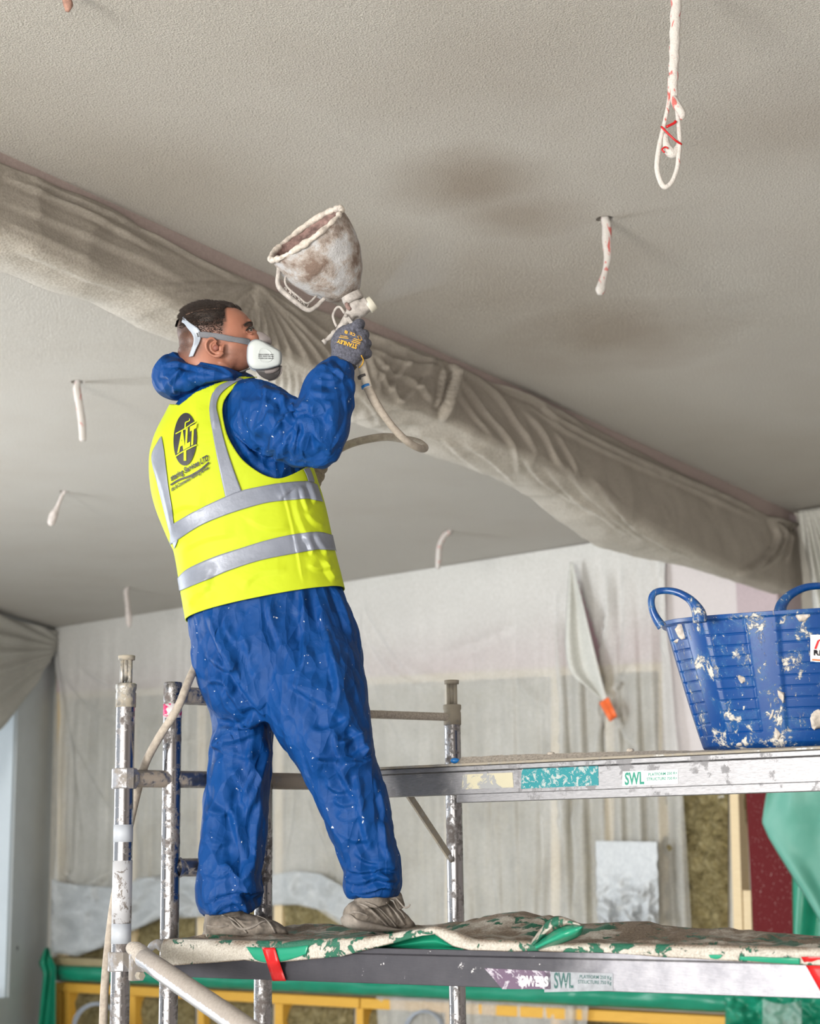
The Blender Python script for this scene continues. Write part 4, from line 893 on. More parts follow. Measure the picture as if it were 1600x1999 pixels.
# upper deck
zb2 = 0.5 * (UD.q(900, 1553)[2] + UD.q(1590, 1524)[2]); zt2 = 0.5 * (UD.q(760, 1498)[2] + UD.q(1590, 1457)[2]); u0 = UD.s(715, 1520); u1 = UD.s(1700, 1480)
upper = thing('scaffold_platform', 'upper scaffold platform of bright aluminium carrying the blue tub', 'platform', UD.pt(u0, zb2))
beamprof(UD, u0, u1, zb2, zt2 - 0.008, MT['alu_beam'], upper)
v, f = dbox(UD, u0, u1, zt2 - 0.007, zt2, -0.05, 0.010); bevel(obj('edge_lip', v, f, MT['spigot'], upper, smooth=False), 0.0015)
uf = UD.s(889, 1555); zf = 0.5 * (UD.q(900, 1566)[2] + UD.q(1590, 1545)[2])
v, f = dbox(UD, uf, u1, zf, zb2 + 0.001, -0.04, -0.004); bevel(obj('lower_flange', v, f, MT['alu_beam'], upper, smooth=False), 0.0015)
v, f = dbox(UD, u0, u1, zb2, zt2, -UD.w, -UD.w + 0.045); bevel(obj('side_beam', v, f, MT['alu_beam'], upper, smooth=False), 0.002)
v, f = dbox(UD, u0, u1, zt2 - 0.02, zt2 - 0.004, -UD.w + 0.045, -0.045); obj('deck_board', v, f, MT['dust'], upper, smooth=False)
for k in range(4):
    a = u0 + 0.2 + k * 0.5; v, f = dbox(UD, a, a + 0.03, zt2 - 0.07, zt2 - 0.02, -UD.w + 0.045, -0.045); obj('cross_bar', v, f, MT['alu_beam'], upper, smooth=False)
# dried plaster layer tapering to the right
ua = UD.s(893, 1490, -0.02); ub = UD.s(1700, 1450, -0.02)
def plas(u, v):
    s = ua + (ub - ua) * u; x = 893 + 800 * u; t = np.interp(x, [893, 900, 1094, 1289, 1400, 1700], [0.0, .020, .017, .012, .006, .003]); t = t + 0.0025 * mnoise.noise(Vector((s * 30, v * 9, 0))) * (1 if t > 0.005 else 0)
    if v < 0.06: return UD.pt(s, zt2 + 0.0005, -0.006)
    return UD.pt(s, zt2 + t, -0.012 - (v - 0.06) * 0.5)
v, f = clothgrid(plas, 240, 24); o = obj('plaster_crust', v, f, MT['dust'], upper); o['label'] = 'layer of dried grey plaster dust on the deck'
lump = []
for x, s_ in ((978, .006), (1075, .008), (1230, .007), (975, .004)):
    lump.append(ball(UD.pt(UD.s(x, 1475, -.03), zt2 + .016, -0.03), s_ * 1.6, s_, s_ * .8, seg=8))
v, f = merge(lump); o = obj('plaster_crumbs', v, f, MT['dust'], upper); o['kind'] = 'stuff'
v, f = ball(UD.q(888, 1485, -0.016), .0135, .010, .008); o = obj('plastic_clip', v, f, MT['blue_plastic']); tag(o, 'small blue plastic clip beside the right-hand scaffold post', 'clip')
# stickers and print on the upper beam
pU = (UD.pt(0, 0), dnf); pL = (LD.pt(0, 0), dnf)
def plate(name, q, pl, off, m, parent, label=None, nx=16):
    V = []; 
    for i in range(nx + 1):
        for j in range(5):
            p = quadmap(np.array([[i / nx, j / 4]]), q)[0]; V.append(onplane(p[0], p[1], pl[0] + pl[1] * off, pl[1]))
    Fc = [(i * 5 + j, (i + 1) * 5 + j, (i + 1) * 5 + j + 1, i * 5 + j + 1) for i in range(nx) for j in range(4)]
    o = obj(name, V, Fc, m, parent, smooth=False)
    if label: o['label'] = label
    return o
plate('paint_patch', [(901, 1541), (1002, 1537), (1000, 1508), (903, 1512)], pU, 0.0008, MT['cream_paint'], upper, 'flaking cream paint patch')
plate('sticker', [(1017, 1540), (1168, 1533), (1167, 1490), (1018, 1495)], pU, 0.0010, MT['teal_print'], upper, 'scuffed teal sticker')
st = plate('sticker', [(1214, 1535), (1323, 1530), (1323, 1502), (1215, 1506)], pU, 0.0010, MT['sticker'], upper, 'pale load rating sticker with green lettering')
textdecal('lettering', 'SWL', [(1219, 1533), (1257, 1531), (1256, 1506), (1219, 1508)], pU, MT['green_ink'], st, 0.03, 0.0016)
textdecal('lettering', 'PLATFORM 250 Kg', [(1265, 1517), (1321, 1513), (1321, 1506), (1265, 1509)], pU, MT['green_ink'], st, 0.02, 0.0016)
textdecal('lettering', 'STRUCTURE 750 Kg', [(1262, 1526), (1321, 1523), (1321, 1516), (1262, 1518)], pU, MT['green_ink'], st, 0.02, 0.0016)
s2 = plate('sticker', [(1062, 1937), (1196, 1934), (1196, 1900), (1062, 1897)], pL, 0.0010, MT['sticker_dark'], lower, 'greyed load rating sticker with worn lettering')
textdecal('lettering', 'SWL', [(1081, 1930), (1119, 1929), (1119, 1899), (1081, 1898)], pL, MT['ink_worn'], s2, 0.02, 0.0016)
textdecal('lettering', 'PLATFORM 250 Kg', [(1131, 1912), (1193, 1914), (1193, 1905), (1131, 1903)], pL, MT['ink_worn'], s2, 0.01, 0.0016)
textdecal('lettering', 'STRUCTURE 750 Kg', [(1128, 1922), (1193, 1924), (1193, 1915), (1128, 1913)], pL, MT['ink_worn'], s2, 0.01, 0.0016)
s3 = plate('sticker', [(980, 1931), (1075, 1931), (1074, 1896), (945, 1890)], pL, 0.0010, MT['purple'], lower, 'torn purple and white sticker')
textdecal('lettering', 'OWERS', [(1014, 1926), (1070, 1926), (1070, 1906), (1014, 1904)], pL, MT['white_ink'], s3, 0.05, 0.0016)
# ------------------------------------------------------------------ plaster-crusted green sheet on the lower deck
FT = [(318, 1846), (400, 1846), (480, 1848), (520, 1849), (600, 1838), (668, 1834), (725, 1832), (780, 1824), (825, 1817), (850, 1812), (888, 1822), (922, 1838), (1000, 1840), (1040, 1842), (1100, 1845), (1300, 1848), (1500, 1852), (1620, 1856)]
FBt = [(318, 1886), (340, 1884), (434, 1877), (480, 1873), (520, 1879), (574, 1875), (621, 1870), (668, 1866), (725, 1850), (780, 1836), (825, 1823), (850, 1820), (888, 1846), (922, 1853), (1000, 1855), (1050, 1853), (1100, 1855), (1193, 1858), (1300, 1866), (1430, 1874), (1560, 1882), (1620, 1884)]
BK = [(300, 1842), (400, 1843), (560, 1829), (596, 1808), (640, 1807), (677, 1811), (740, 1816), (805, 1811), (860, 1809), (935, 1800), (980, 1787), (1023, 1783), (1067, 1795), (1092, 1792), (1135, 1808), (1180, 1806), (1228, 1803), (1267, 1803), (1290, 1810), (1352, 1816), (1450, 1820), (1553, 1828), (1620, 1834)]
bks = []; bkz = []
offb = -0.50
for x, y in BK: p = LD.q(x, y, offb); bks.append((p - LD.p) @ dk); bkz.append(p[2])
def crust(u, v):
    x = 318 + 1302 * u; yf = float(np.interp(x, *zip(*FT))); yb_ = float(np.interp(x, *zip(*FBt)))
    pf = LD.q(x, yf, 0.012); pb = LD.q(x, yb_, 0.016); s = (pf - LD.p) @ dk; nz = mnoise.noise(Vector((s * 22, v * 6, 1))) * 0.006 + mnoise.noise(Vector((s * 7, v * 3, 4))) * 0.008
    if v <= 0.12: k = v / 0.12; p = pb + (pf - pb) * k; return p + dnf * (0.004 * math.sin(k * 3) + nz * 0.4)
    k = (v - 0.12) / 0.88; off = 0.012 - 0.58 * k; zf_ = pf[2]; zm = zt + 0.006; zbk = float(np.interp(s, bks, bkz)); kb = (offb - 0.012) / -0.58
    z = zf_ + (zm - zf_) * min(1, k / 0.22) if k < 0.5 else zm
    if k >= 0.5: z = zm + (zbk - zm) * math.sin(min(1, (k - 0.5) / (kb - 0.5)) * math.pi / 2) if k < kb else zbk - (k - kb) * 0.2
    if 0.15 < k < 0.8: z += abs(nz) * 1.5
    return LD.pt(s, max(z, zm), off)
v, f = clothgrid(crust, 620, 70); o = obj('crusted_sheet', v, f, MT['crust']); solid(o, 0.006, 1); tag(o, 'green sheet crusted with dried plaster laid over the lower platform', 'sheet')
v, _ = getvn(o); 
crsheet = o
if getvn(o)[1][300 * 71 + 40][2] < 0: o.data.flip_normals()
o2 = o
def under(u, v):
    x = 728 + (905 - 728) * u; yt = float(np.interp(x, [728, 780, 825, 850, 888, 905], [1851, 1837, 1824, 1821, 1845, 1852])); y = yt + (1853 - yt) * v; return LD.q(x, y, -0.005 - 0.05 * math.sin(v * 3.1))
v, f = clothgrid(under, 40, 12); g_ = obj('green_underside', v, f, MT['green'], o2); g_['label'] = 'clean green underside of the lifted edge'; solid(g_, 0.002)
def ribbon(name, A_, B_, m, bulge, off0, nv=12, nu=30):
    A_ = resample(A_, nu); B_ = resample(B_, nu); V = []
    for i in range(nu):
        for j in range(nv):
            t = j / (nv - 1); p = A_[i] * (1 - t) + B_[i] * t; V.append(LD.q(p[0], p[1], off0 + bulge * math.sin(t * math.pi) + 0.004 * mnoise.noise(Vector((i * .2, t * 3, 1)))))
    o = obj(name, V, [(i * nv + j, i * nv + j + 1, (i + 1) * nv + j + 1, (i + 1) * nv + j) for i in range(nu - 1) for j in range(nv - 1)], m, o2); solid(o, .003); return o
g_ = ribbon('curled_edge', [(1043, 1846), (1065, 1828), (1090, 1812), (1115, 1806), (1133, 1808)], [(1048, 1854), (1080, 1846), (1110, 1836), (1130, 1826), (1138, 1811)], MT['green'], .03, .02); g_['label'] = 'bright green curled-over edge'
ribbon('curled_flap', [(1035, 1842), (1052, 1818), (1072, 1796), (1095, 1790), (1130, 1803)], [(1044, 1847), (1065, 1829), (1090, 1813), (1115, 1807), (1134, 1807)], MT['crust'], .012, .012)
cbv = bvh_of(o2)
for a_, b_ in (([(482, 1850), (520, 1851), (560, 1851), (605, 1846)], [(500, 1872), (522, 1878), (560, 1874), (600, 1862)]), ([(1445, 1866), (1500, 1868), (1562, 1870)], [(1445, 1872), (1500, 1877), (1562, 1881)]), ([(1385, 1863), (1400, 1863), (1412, 1864)], [(1388, 1868), (1400, 1870), (1408, 1868)])):
    g_ = strip('bare_green_patch', a_, b_, cbv, .008, MT['green'], o2, 30, 6, .001)
# red tape strips
def redtape(name, q, label, offs):
    V = []; ny = 14
    for j in range(ny + 1):
        t = j / ny
        for i in range(5):
            a = np.array(q[3]) * (1 - i / 4) + np.array(q[2]) * i / 4; b = np.array(q[0]) * (1 - i / 4) + np.array(q[1]) * i / 4; p = a * (1 - t) + b * t
            V.append(LD.q(p[0], p[1], float(np.interp(t, *offs)) + 0.002 * math.sin(i * 1.7 + t * 8)))
    Fc = [(j * 5 + i, j * 5 + i + 1, (j + 1) * 5 + i + 1, (j + 1) * 5 + i) for j in range(ny) for i in range(4)]
    o = obj(name, V, Fc, MT['red_tape']); solid(o, 0.0012, 0); return tag(o, label, 'tape')
redtape('tape_strip', [(532, 1915), (558, 1915), (536, 1850), (511, 1850)], 'red tape strip across the platform beam below the worker', ([0, .45, .7, 1], [.030, .030, .012, .006]))
redtape('tape_strip', [(1612, 1955), (1660, 1955), (1625, 1868), (1563, 1868)], 'red tape strip at the right-hand end of the lower platform beam', ([0, .2, 1], [.030, .014, .008]))
# ------------------------------------------------------------------ tub
tc = UD.pt(UD.s(1480, 1462), zt2 + 0.006, -0.285); zr = at(1480, 1185, UD.q(1480, 1462)[1] - 0.02)[2]
tub = thing('plastering_tub', 'large blue flexible two-handled tub splashed with plaster on the upper platform', 'tub', tc)
Rt = 250 / F * ((tc - O) @ fw) * 0.985; Rb = 178 / F * ((tc - O) @ fw); Ht = zr - tc[2] - 0.004
def tubr(h): return Rb + (Rt - Rb) * (h ** 0.9)
def tubv(a, h, dr=0.0):
    rib = 0.0
    r = tubr(h) + dr
    k = (a / (2 * math.pi) * 10) % 1.0
    if 0.12 < h < 0.965: rib = -0.007 * (1 if k < 0.62 else 0) * min(1, min(k, 0.62 - k) * 30 + 0.0) if k < 0.62 else 0.0
    if h > 0.12 and h < 0.93 and k < 0.62:
        g = ((h - 0.12) / 0.081) % 1.0
        if g < 0.13: rib -= 0.003
    dip = 0.0
    r += rib
    if h > 0.965: r += 0.010
    if h < 0.04: r -= (0.04 - h) * 0.35
    return tc + np.array([math.cos(a) * r, math.sin(a) * r * 0.96, h * Ht + (0.010 * math.cos(2 * (a + 0.4)) - 0.004) * h])
na, nh = 400, 190; hs = [i / nh for i in range(nh + 1)]; V = []; Fc = []
for h in hs:
    for k in range(na): V.append(tubv(2 * math.pi * k / na, h))
for h in (1.0, 0.97, 0.6, 0.03):
    for k in range(na): p = tubv(2 * math.pi * k / na, 0.94 * h + 0.001, -0.006); p[2] = tc[2] + h * Ht; V.append(p if h < 1 else tubv(2 * math.pi * k / na, 1.0, -0.012))
rows = nh + 5
for i in range(rows - 1):
    for k in range(na): Fc.append((i * na + k, i * na + (k + 1) % na, (i + 1) * na + (k + 1) % na, (i + 1) * na + k))
Fc.append(tuple(range(na))[::-1]); Fc.append(tuple((rows - 1) * na + k for k in range(na)))
o = obj('tub_body', V, Fc, MT['tub'], tub)
def thandle(pix, Y, r, name='handle'):
    P = [at(x, y, Y + dy) for x, y, dy in pix]; v, f = tube(P, r, 14, smoothn=7); return obj(name, v, f, MT['tub'], tub)
Yf = tc[1] - Rt * 0.72
def _rimY(x, y):
    h = bvh_of(o).ray_cast(Vector(O), Vector(ray(x, y)).normalized()); return h[0][1] if h[0] is not None else Yf
Yl = _rimY(1290, 1225); Yr = _rimY(1366, 1212)
thandle([(1292, 1224, 0), (1281, 1208, 0), (1273, 1190, 0), (1271, 1170, 0), (1278, 1157, 0), (1297, 1153, 0), (1320, 1156, -.01), (1342, 1167, -.02), (1355, 1180, -.03), (1364, 1198, -.03), (1366, 1215, -.03)], Yf + 0.0, [.013, .011, .009, .009, .0085, .009, .010, .012, .018, .018])
Yk = tc[1] + Rt * 0.45
thandle([(1522, 1195, 0), (1526, 1180, 0), (1540, 1163, 0), (1565, 1149, 0), (1592, 1144, 0), (1618, 1146, 0), (1640, 1160, 0), (1652, 1185, 0)], Yk, [.018, .016, .013, .011, .010, .010, .013, .018])
bt = bvh_of(o)
lab = drape([(x, y) for x in np.linspace(1581, 1618, 8) for y in np.linspace(1239, 1291, 8)], bt, 0.003, tc[1] - Rt * 0.8)
lb_ = obj('product_label', lab, [(i * 8 + j, (i + 1) * 8 + j, (i + 1) * 8 + j + 1, i * 8 + j + 1) for i in range(7) for j in range(7)], MT['white_board'], tub); lb_['label'] = 'white printed label with a red peak'
textdecal('lettering', 'RE', [(1587, 1279), (1606, 1280), (1606, 1269), (1587, 1268)], bt, MT['ink'], lb_, 0.03, 0.006)
for q_ in ([(1588, 1266), (1594, 1250), (1600, 1247)], [(1600, 1247), (1607, 1257), (1612, 1270)]):
    L = np.array(q_, float); v = drape(list(L) + list(L + [4, 1]), bt, 0.006); obj('red_peak', v, [(0, 1, 4, 3), (1, 2, 5, 4)], MT['red_ink'], lb_)
v = drape([(1584, 1286), (1600, 1287), (1600, 1290), (1584, 1289)], bt, 0.006); obj('red_line', v, [(0, 1, 2, 3)], MT['orange'], lb_)
v, f = merge([ball(at(x, y, tc[1]), 0.001) for x, y in ((0, 0),)])
sp = []
for x, y, w_, h_ in ((1331, 1230, 12, 15), (1322, 1248, 7, 6), (1448, 1325, 10, 6), (1525, 1357, 8, 11), (1515, 1432, 6, 13), (1593, 1405, 15, 20), (1570, 1202, 16, 7), (1442, 1450, 5, 4), (1385, 1194, 14, 4), (1502, 1395, 2, 10)):
    c_, _f = ball((0, 0, 0), 1, seg=12); p = drape([(x, y)], bt, 0.0)[0]; dd = (p - O) @ fw; v = p + rt * (c_[:, :1] * w_ * dd / F) + up * (c_[:, 1:2] * h_ * dd / F) + fw * (c_[:, 2:3] * 0.006)
    v = v + np.array([[mnoise.noise(Vector(q * 60)), 0, mnoise.noise(Vector(q * 60 + 3))] for q in v]) * 0.012; sp.append((v, _f))
v, f = merge(sp); o = obj('plaster_splats', v, f, MT['hopper_rim'], tub); o['kind'] = 'stuff'
# ------------------------------------------------------------------ the worker
feet = at(600, 1830, 4.62)
man = thing('person', 'worker in blue coverall, yellow vest and respirator, spraying the ceiling from the lower platform', 'person', (feet[0], feet[1], zt))
TY = 4.66
TOR = [(520, 1212, TY, 120, .110), (518, 1181, TY, 156, .148), (503, 1105, TY, 156, .145), (488, 1035, TY - .01, 155, .145), (470, 985, TY - .01, 157, .148), (450, 925, TY - .02, 157, .150), (446, 872, TY - .02, 149, .148), (448, 828, TY - .02, 126, .138), (456, 785, TY - .02, 104, .120), (466, 752, TY - .01, 68, .090)]
def shrink(st, w_, d_): return [(a[0], a[1], a[2], a[3] - w_, a[4] - d_) for a in st]
body = []
body.append(loft(shrink(TOR, 9, .012)))
body.append(loft([(510, 1140, TY, 146, .135), (524, 1210, TY, 157, .142), (536, 1262, TY, 163, .15), (550, 1320, TY, 160, .155), (560, 1370, TY, 142, .14), (566, 1400, TY, 105, .11)]))
# left leg (farther) and right leg
LL = [(475, 1210, 4.70, 40, .06), (457, 1275, 4.71, 68, .110), (462, 1340, 4.72, 68, .115), (474, 1415, 4.72, 61, .110), (470, 1480, 4.71, 63, .100), (461, 1560, 4.70, 65, .095), (456, 1640, 4.69, 67, .092), (449, 1700, 4.68, 64, .090), (449, 1745, 4.68, 66, .092), (453, 1768, 4.67, 60, .082), (455, 1780, 4.67, 50, .072)]
RL = [(590, 1210, 4.66, 50, .07), (600, 1275, 4.63, 96, .120), (614, 1350, 4.60, 104, .135), (634, 1415, 4.59, 96, .125), (660, 1485, 4.57, 77, .110), (686, 1560, 4.56, 70, .100), (711, 1640, 4.56, 62, .090), (727, 1690, 4.57, 57, .085), (727, 1728, 4.57, 57, .082), (728, 1752, 4.57, 48, .072)]
body.append(loft(LL)); body.append(loft(RL))
# right arm, raised
body.append(loft([(470, 800, 4.62, 50, .07), (492, 798, 4.56, 60, .080), (540, 826, 4.49, 64, .088), (590, 852, 4.44, 63, .086), (622, 868, 4.42, 52, .075)]))
body.append(ball(at(622, 866, 4.42), .070, .075, .070)); body.append(ball(at(492, 797, 4.56), .085, .085, .085))
body.append(loft([(616, 880, 4.42, 40, .055), (624, 848, 4.41, 55, .072), (632, 800, 4.40, 56, .072), (641, 765, 4.41, 53, .068), (649, 742, 4.42, 46, .060), (661, 722, 4.43, 34, .048), (668, 712, 4.435, 27, .038)]))
# left arm, hidden behind the chest
body.append(loft([(388, 856, 4.76, 45, .07), (440, 900, 4.86, 50, .075), (520, 925, 4.92, 46, .06), (590, 925, 4.93, 36, .045), (612, 922, 4.93, 26, .035)]))
body.append(ball(at(378, 855, 4.74), .07, .07, .08))
cov = fuse('coverall', body, 0.0048, MT['coverall'], man, 9)
def fan(c, ends, w, h): return [([c, ((c[0] + e[0]) / 2, (c[1] + e[1]) / 2), e], w, h) for e in ends]
FC = [
 # sleeve, upper arm
 ([(520, 752), (516, 790), (505, 830), (500, 862)], 9, .009), ([(548, 770), (556, 800), (545, 830), (535, 850)], 8, .009), ([(575, 800), (560, 822), (545, 835), (520, 880)], 7, .010), ([(596, 806), (585, 830), (566, 850), (556, 885)], 7, .012), ([(590, 803), (572, 812), (560, 824)], 6, .012),
 ([(600, 808), (600, 840), (590, 872), (602, 902)], 8, .011), ([(580, 815), (580, 850), (572, 880), (580, 905)], 7, .010), ([(560, 838), (540, 866), (520, 880), (505, 886)], 8, .010), ([(556, 862), (540, 895), (520, 908)], 7, .008), ([(618, 830), (626, 860), (640, 880), (648, 886)], 8, .010), ([(610, 815), (616, 850), (622, 885)], 8, .009),
 ([(450, 810), (462, 850), (480, 880), (508, 900)], 8, .009), ([(475, 775), (480, 815), (500, 850)], 9, .008), ([(500, 760), (540, 775), (560, 790)], 8, .007), ([(530, 800), (520, 828), (498, 845)], 7, .008), ([(470, 880), (510, 915), (545, 925)], 7, .008),
 ([(562, 795), (582, 800), (600, 800), (614, 808)], 5, .012), ([(588, 790), (604, 792), (612, 800), (608, 812)], 5, .009),
 ([(600, 758), (620, 768), (650, 770), (680, 762)], 8, .006), ([(612, 742), (640, 748), (668, 742)], 6, .006), ([(625, 728), (640, 736), (655, 735)], 4, .006), ([(680, 735), (684, 770), (678, 810)], 8, .006), ([(610, 790), (640, 815), (655, 850)], 10, .007), ([(650, 722), (662, 730), (680, 742)], 5, .008), ([(636, 780), (646, 800), (640, 830)], 9, .006),
 # seat and thighs
 ([(408, 1195), (425, 1245), (460, 1310), (500, 1370), (530, 1415)], 11, .016), ([(520, 1165), (530, 1210), (545, 1250), (552, 1285)], 9, .008), ([(590, 1145), (592, 1230), (592, 1280), (588, 1312)], 7, .010), ([(612, 1145), (628, 1210), (648, 1290), (662, 1370)], 8, .012), ([(470, 1185), (475, 1240), (490, 1290)], 10, .007), ([(648, 1140), (672, 1200), (688, 1260)], 8, .008),
 ([(560, 1330), (610, 1360), (655, 1385), (680, 1410)], 10, .010), ([(480, 1250), (490, 1300), (510, 1330)], 8, .006), ([(440, 1200), (450, 1240), (480, 1270)], 8, .006),
 ([(690, 1400), (660, 1420), (630, 1430), (600, 1418)], 9, .009), ([(712, 1420), (690, 1440), (660, 1455)], 8, .010), ([(722, 1450), (690, 1480), (650, 1488), (600, 1485)], 8, .013), ([(728, 1480), (700, 1490), (660, 1492)], 6, .011), ([(660, 1490), (672, 1520), (692, 1560)], 7, .012), ([(648, 1430), (660, 1470), (680, 1490)], 7, .010), ([(680, 1420), (700, 1445), (712, 1480)], 7, .010),
 ([(690, 1500), (700, 1560), (712, 1620), (728, 1670)], 9, .009), ([(636, 1530), (660, 1545), (690, 1540)], 6, .005), ([(650, 1560), (670, 1572), (700, 1565)], 6, .005), ([(655, 1590), (680, 1602), (705, 1590)], 6, .005), ([(660, 1620), (690, 1640), (720, 1640)], 7, .006), ([(745, 1600), (750, 1650), (762, 1690)], 8, .009), ([(735, 1510), (742, 1560), (756, 1610)], 8, .007),
 # right hem bunching
 ([(668, 1712), (700, 1722), (740, 1712), (782, 1722)], 7, .016), ([(672, 1690), (710, 1700), (750, 1690), (782, 1700)], 8, .012), ([(680, 1738), (710, 1742), (745, 1732), (775, 1738)], 5, .012), ([(725, 1690), (740, 1712), (765, 1722)], 6, .012), ([(690, 1660), (720, 1680), (760, 1680)], 7, .009),
 # left leg
 ([(500, 1390), (480, 1420), (450, 1425), (420, 1418)], 9, .010), ([(412, 1462), (440, 1450), (475, 1440), (500, 1425)], 7, .012), ([(412, 1452), (450, 1470), (480, 1478), (500, 1465)], 8, .010), ([(490, 1400), (492, 1440), (488, 1480), (478, 1520)], 8, .010), ([(520, 1440), (510, 1500), (488, 1560), (482, 1600)], 8, .011), ([(452, 1500), (470, 1530), (482, 1560)], 7, .009), ([(445, 1560), (462, 1620), (480, 1680), (470, 1740)], 9, .010), ([(505, 1560), (495, 1620), (490, 1680), (470, 1720)], 8, .010), ([(500, 1500), (480, 1540), (472, 1575)], 6, .010),
 ([(440, 1330), (455, 1360), (480, 1400)], 8, .008), ([(400, 1330), (430, 1330), (460, 1350)], 8, .007), ([(430, 1290), (445, 1330), (440, 1370)], 8, .006), ([(400, 1275), (430, 1300), (470, 1310)], 8, .008),
 ([(395, 1765), (430, 1745), (460, 1738), (515, 1742)], 8, .014), ([(415, 1785), (440, 1765), (480, 1760)], 6, .012), ([(455, 1745), (470, 1770), (500, 1782)], 7, .014), ([(388, 1700), (420, 1710), (455, 1700)], 8, .007), ([(392, 1640), (420, 1650), (450, 1640)], 8, .005), ([(398, 1580), (430, 1590), (455, 1580)], 8, .005), ([(470, 1735), (490, 1745), (512, 1750)], 6, .012), ([(430, 1690), (450, 1700), (465, 1730)], 7, .010)]
facets(cov, 0.017, (8, 8, 4.2), 2.0); facets(cov, 0.006, (19, 19, 11), 5.0)
folds(cov, [(a, w_ * 1.5, h_ * 1.25) for a, w_, h_ in FC], 0.05)
# hood rolled behind the neck
hd = fuse('hood', [loft([(320, 716, 4.64, 14, .04), (330, 726, 4.64, 34, .085), (348, 736, 4.63, 46, .115), (382, 737, 4.62, 37, .13), (418, 733, 4.60, 25, .13), (450, 735, 4.58, 16, .12), (478, 738, 4.57, 9, .10)], pw=2.6)], 0.0045, MT['coverall'], man, 6)
facets(hd, .012, (9, 9, 9), 1.0); folds(hd, [([(318, 712), (345, 712), (390, 722), (440, 732)], 5, .010), ([(332, 755), (345, 735), (360, 722)], 6, .012), ([(312, 735), (335, 740), (342, 770)], 6, .010), ([(360, 735), (390, 750), (420, 748)], 7, .006), ([(350, 700), (400, 716), (455, 728)], 5, .008)], 0.0); crumple(hd, .003, 9, seed=4)
# ------------------------------------------------------------------ vest
nt_, ns_ = 420, 300
A = crom(np.array([t[:5] for t in TOR[1:]], float), 40); 
def vring(t, a):
    i = min(int(t * (len(A) - 1)), len(A) - 2); k = t * (len(A) - 1) - i; s = A[i] * (1 - k) + A[i + 1] * k; return s
C_ = np.array([at(a[0], a[1], a[2]) for a in A]); Tg = np.gradient(C_, axis=0)
V = []; 
for j in range(ns_ + 1):
    t = j / ns_ * (len(A) - 1); i = min(int(t), len(A) - 2); k = t - i; s = A[i] * (1 - k) + A[i + 1] * k; c = C_[i] * (1 - k) + C_[i + 1] * k; tg = unit(Tg[i] * (1 - k) + Tg[i + 1] * k)
    vd = unit(c - O); e1 = unit(np.cross(tg, vd)); e2 = np.cross(e1, tg); w_ = s[3] / F * ((c - O) @ fw)
    for q in range(nt_):
        a = 2 * math.pi * q / nt_; ca, sa = math.cos(a), math.sin(a); ca = math.copysign(abs(ca) ** (2 / 2.3), ca); sa = math.copysign(abs(sa) ** (2 / 2.3), sa)
        fl = 1 + max(0, 0.12 - j / ns_) * 0.10
        V.append(c + e1 * ca * w_ * fl + e2 * sa * (s[4] + .008) * fl)
V = np.array(V); Fc = [(j * nt_ + q, j * nt_ + (q + 1) % nt_, (j + 1) * nt_ + (q + 1) % nt_, (j + 1) * nt_ + q) for j in range(ns_) for q in range(nt_)]
def inpoly(P, poly):
    x, y = P[:, 0], P[:, 1]; c = np.zeros(len(P), bool); n = len(poly)
    for i in range(n):
        x1, y1_ = poly[i]; x2, y2_ = poly[(i + 1) % n]
        if y1_ == y2_: continue
        m = ((y1_ > y) != (y2_ > y)) & (x < (x2 - x1) * (y - y1_) / (y2_ - y1_) + x1); c ^= m
    return c
ARMH = resample([(517, 738), (490, 736), (462, 752), (441, 775), (434, 796), (436, 820), (443, 848), (455, 872), (472, 896), (495, 915), (520, 929), (545, 934), (570, 926), (592, 915), (612, 905)], 80)
poly = [tuple(p) for p in ARMH] + [(760, 900), (760, 650), (520, 650)]
cen = V[np.array([f_[0] for f_ in Fc])]; fr = np.einsum('ij,ij->i', cen - np.repeat(C_[np.minimum((np.arange(ns_) / ns_ * (len(A) - 1)).astype(int), len(A) - 1)], nt_, axis=0), O - cen) > 0
Pm = proj(np.array([V[list(f_)].mean(0) for f_ in Fc])); rem = inpoly(Pm, poly) & fr
# the far arm hole and the collar opening
NECK = [(350, 790), (380, 765), (420, 748), (470, 735), (520, 735), (520, 640), (300, 640), (300, 790)]
rem |= inpoly(Pm, NECK)
Fk = [f_ for f_, r in zip(Fc, rem) if not r]
used = np.zeros(len(V), int); cnt = {}
for f_ in Fk:
    for i in range(4):
        e = tuple(sorted((f_[i], f_[(i + 1) % 4]))); cnt[e] = cnt.get(e, 0) + 1
bd_ = set(i for e, c in cnt.items() if c == 1 for i in e); PV = proj(V); AH = np.array(ARMH)
for i in bd_:
    d = np.linalg.norm(AH - PV[i], axis=1); k = d.argmin()
    if d[k] < 5:
        a = AH[max(0, k - 1)]; b_ = AH[min(len(AH) - 1, k + 1)]; dv = b_ - a; tt = ((PV[i] - a) @ dv) / (dv @ dv); p = a + dv * tt; z = (V[i] - O) @ fw; d_ = ray(p[0], p[1]); V[i] = O + d_ * z
idx = sorted(set(i for f_ in Fk for i in f_)); mp = {i: k for k, i in enumerate(idx)}
vest = obj('safety_vest', V[idx], [tuple(mp[i] for i in f_) for f_ in Fk], MT['vest'], man)
if ((getvn(vest)[1] * (V[idx] - C_.mean(0))).sum(1)).mean() < 0: vest.data.flip_normals()
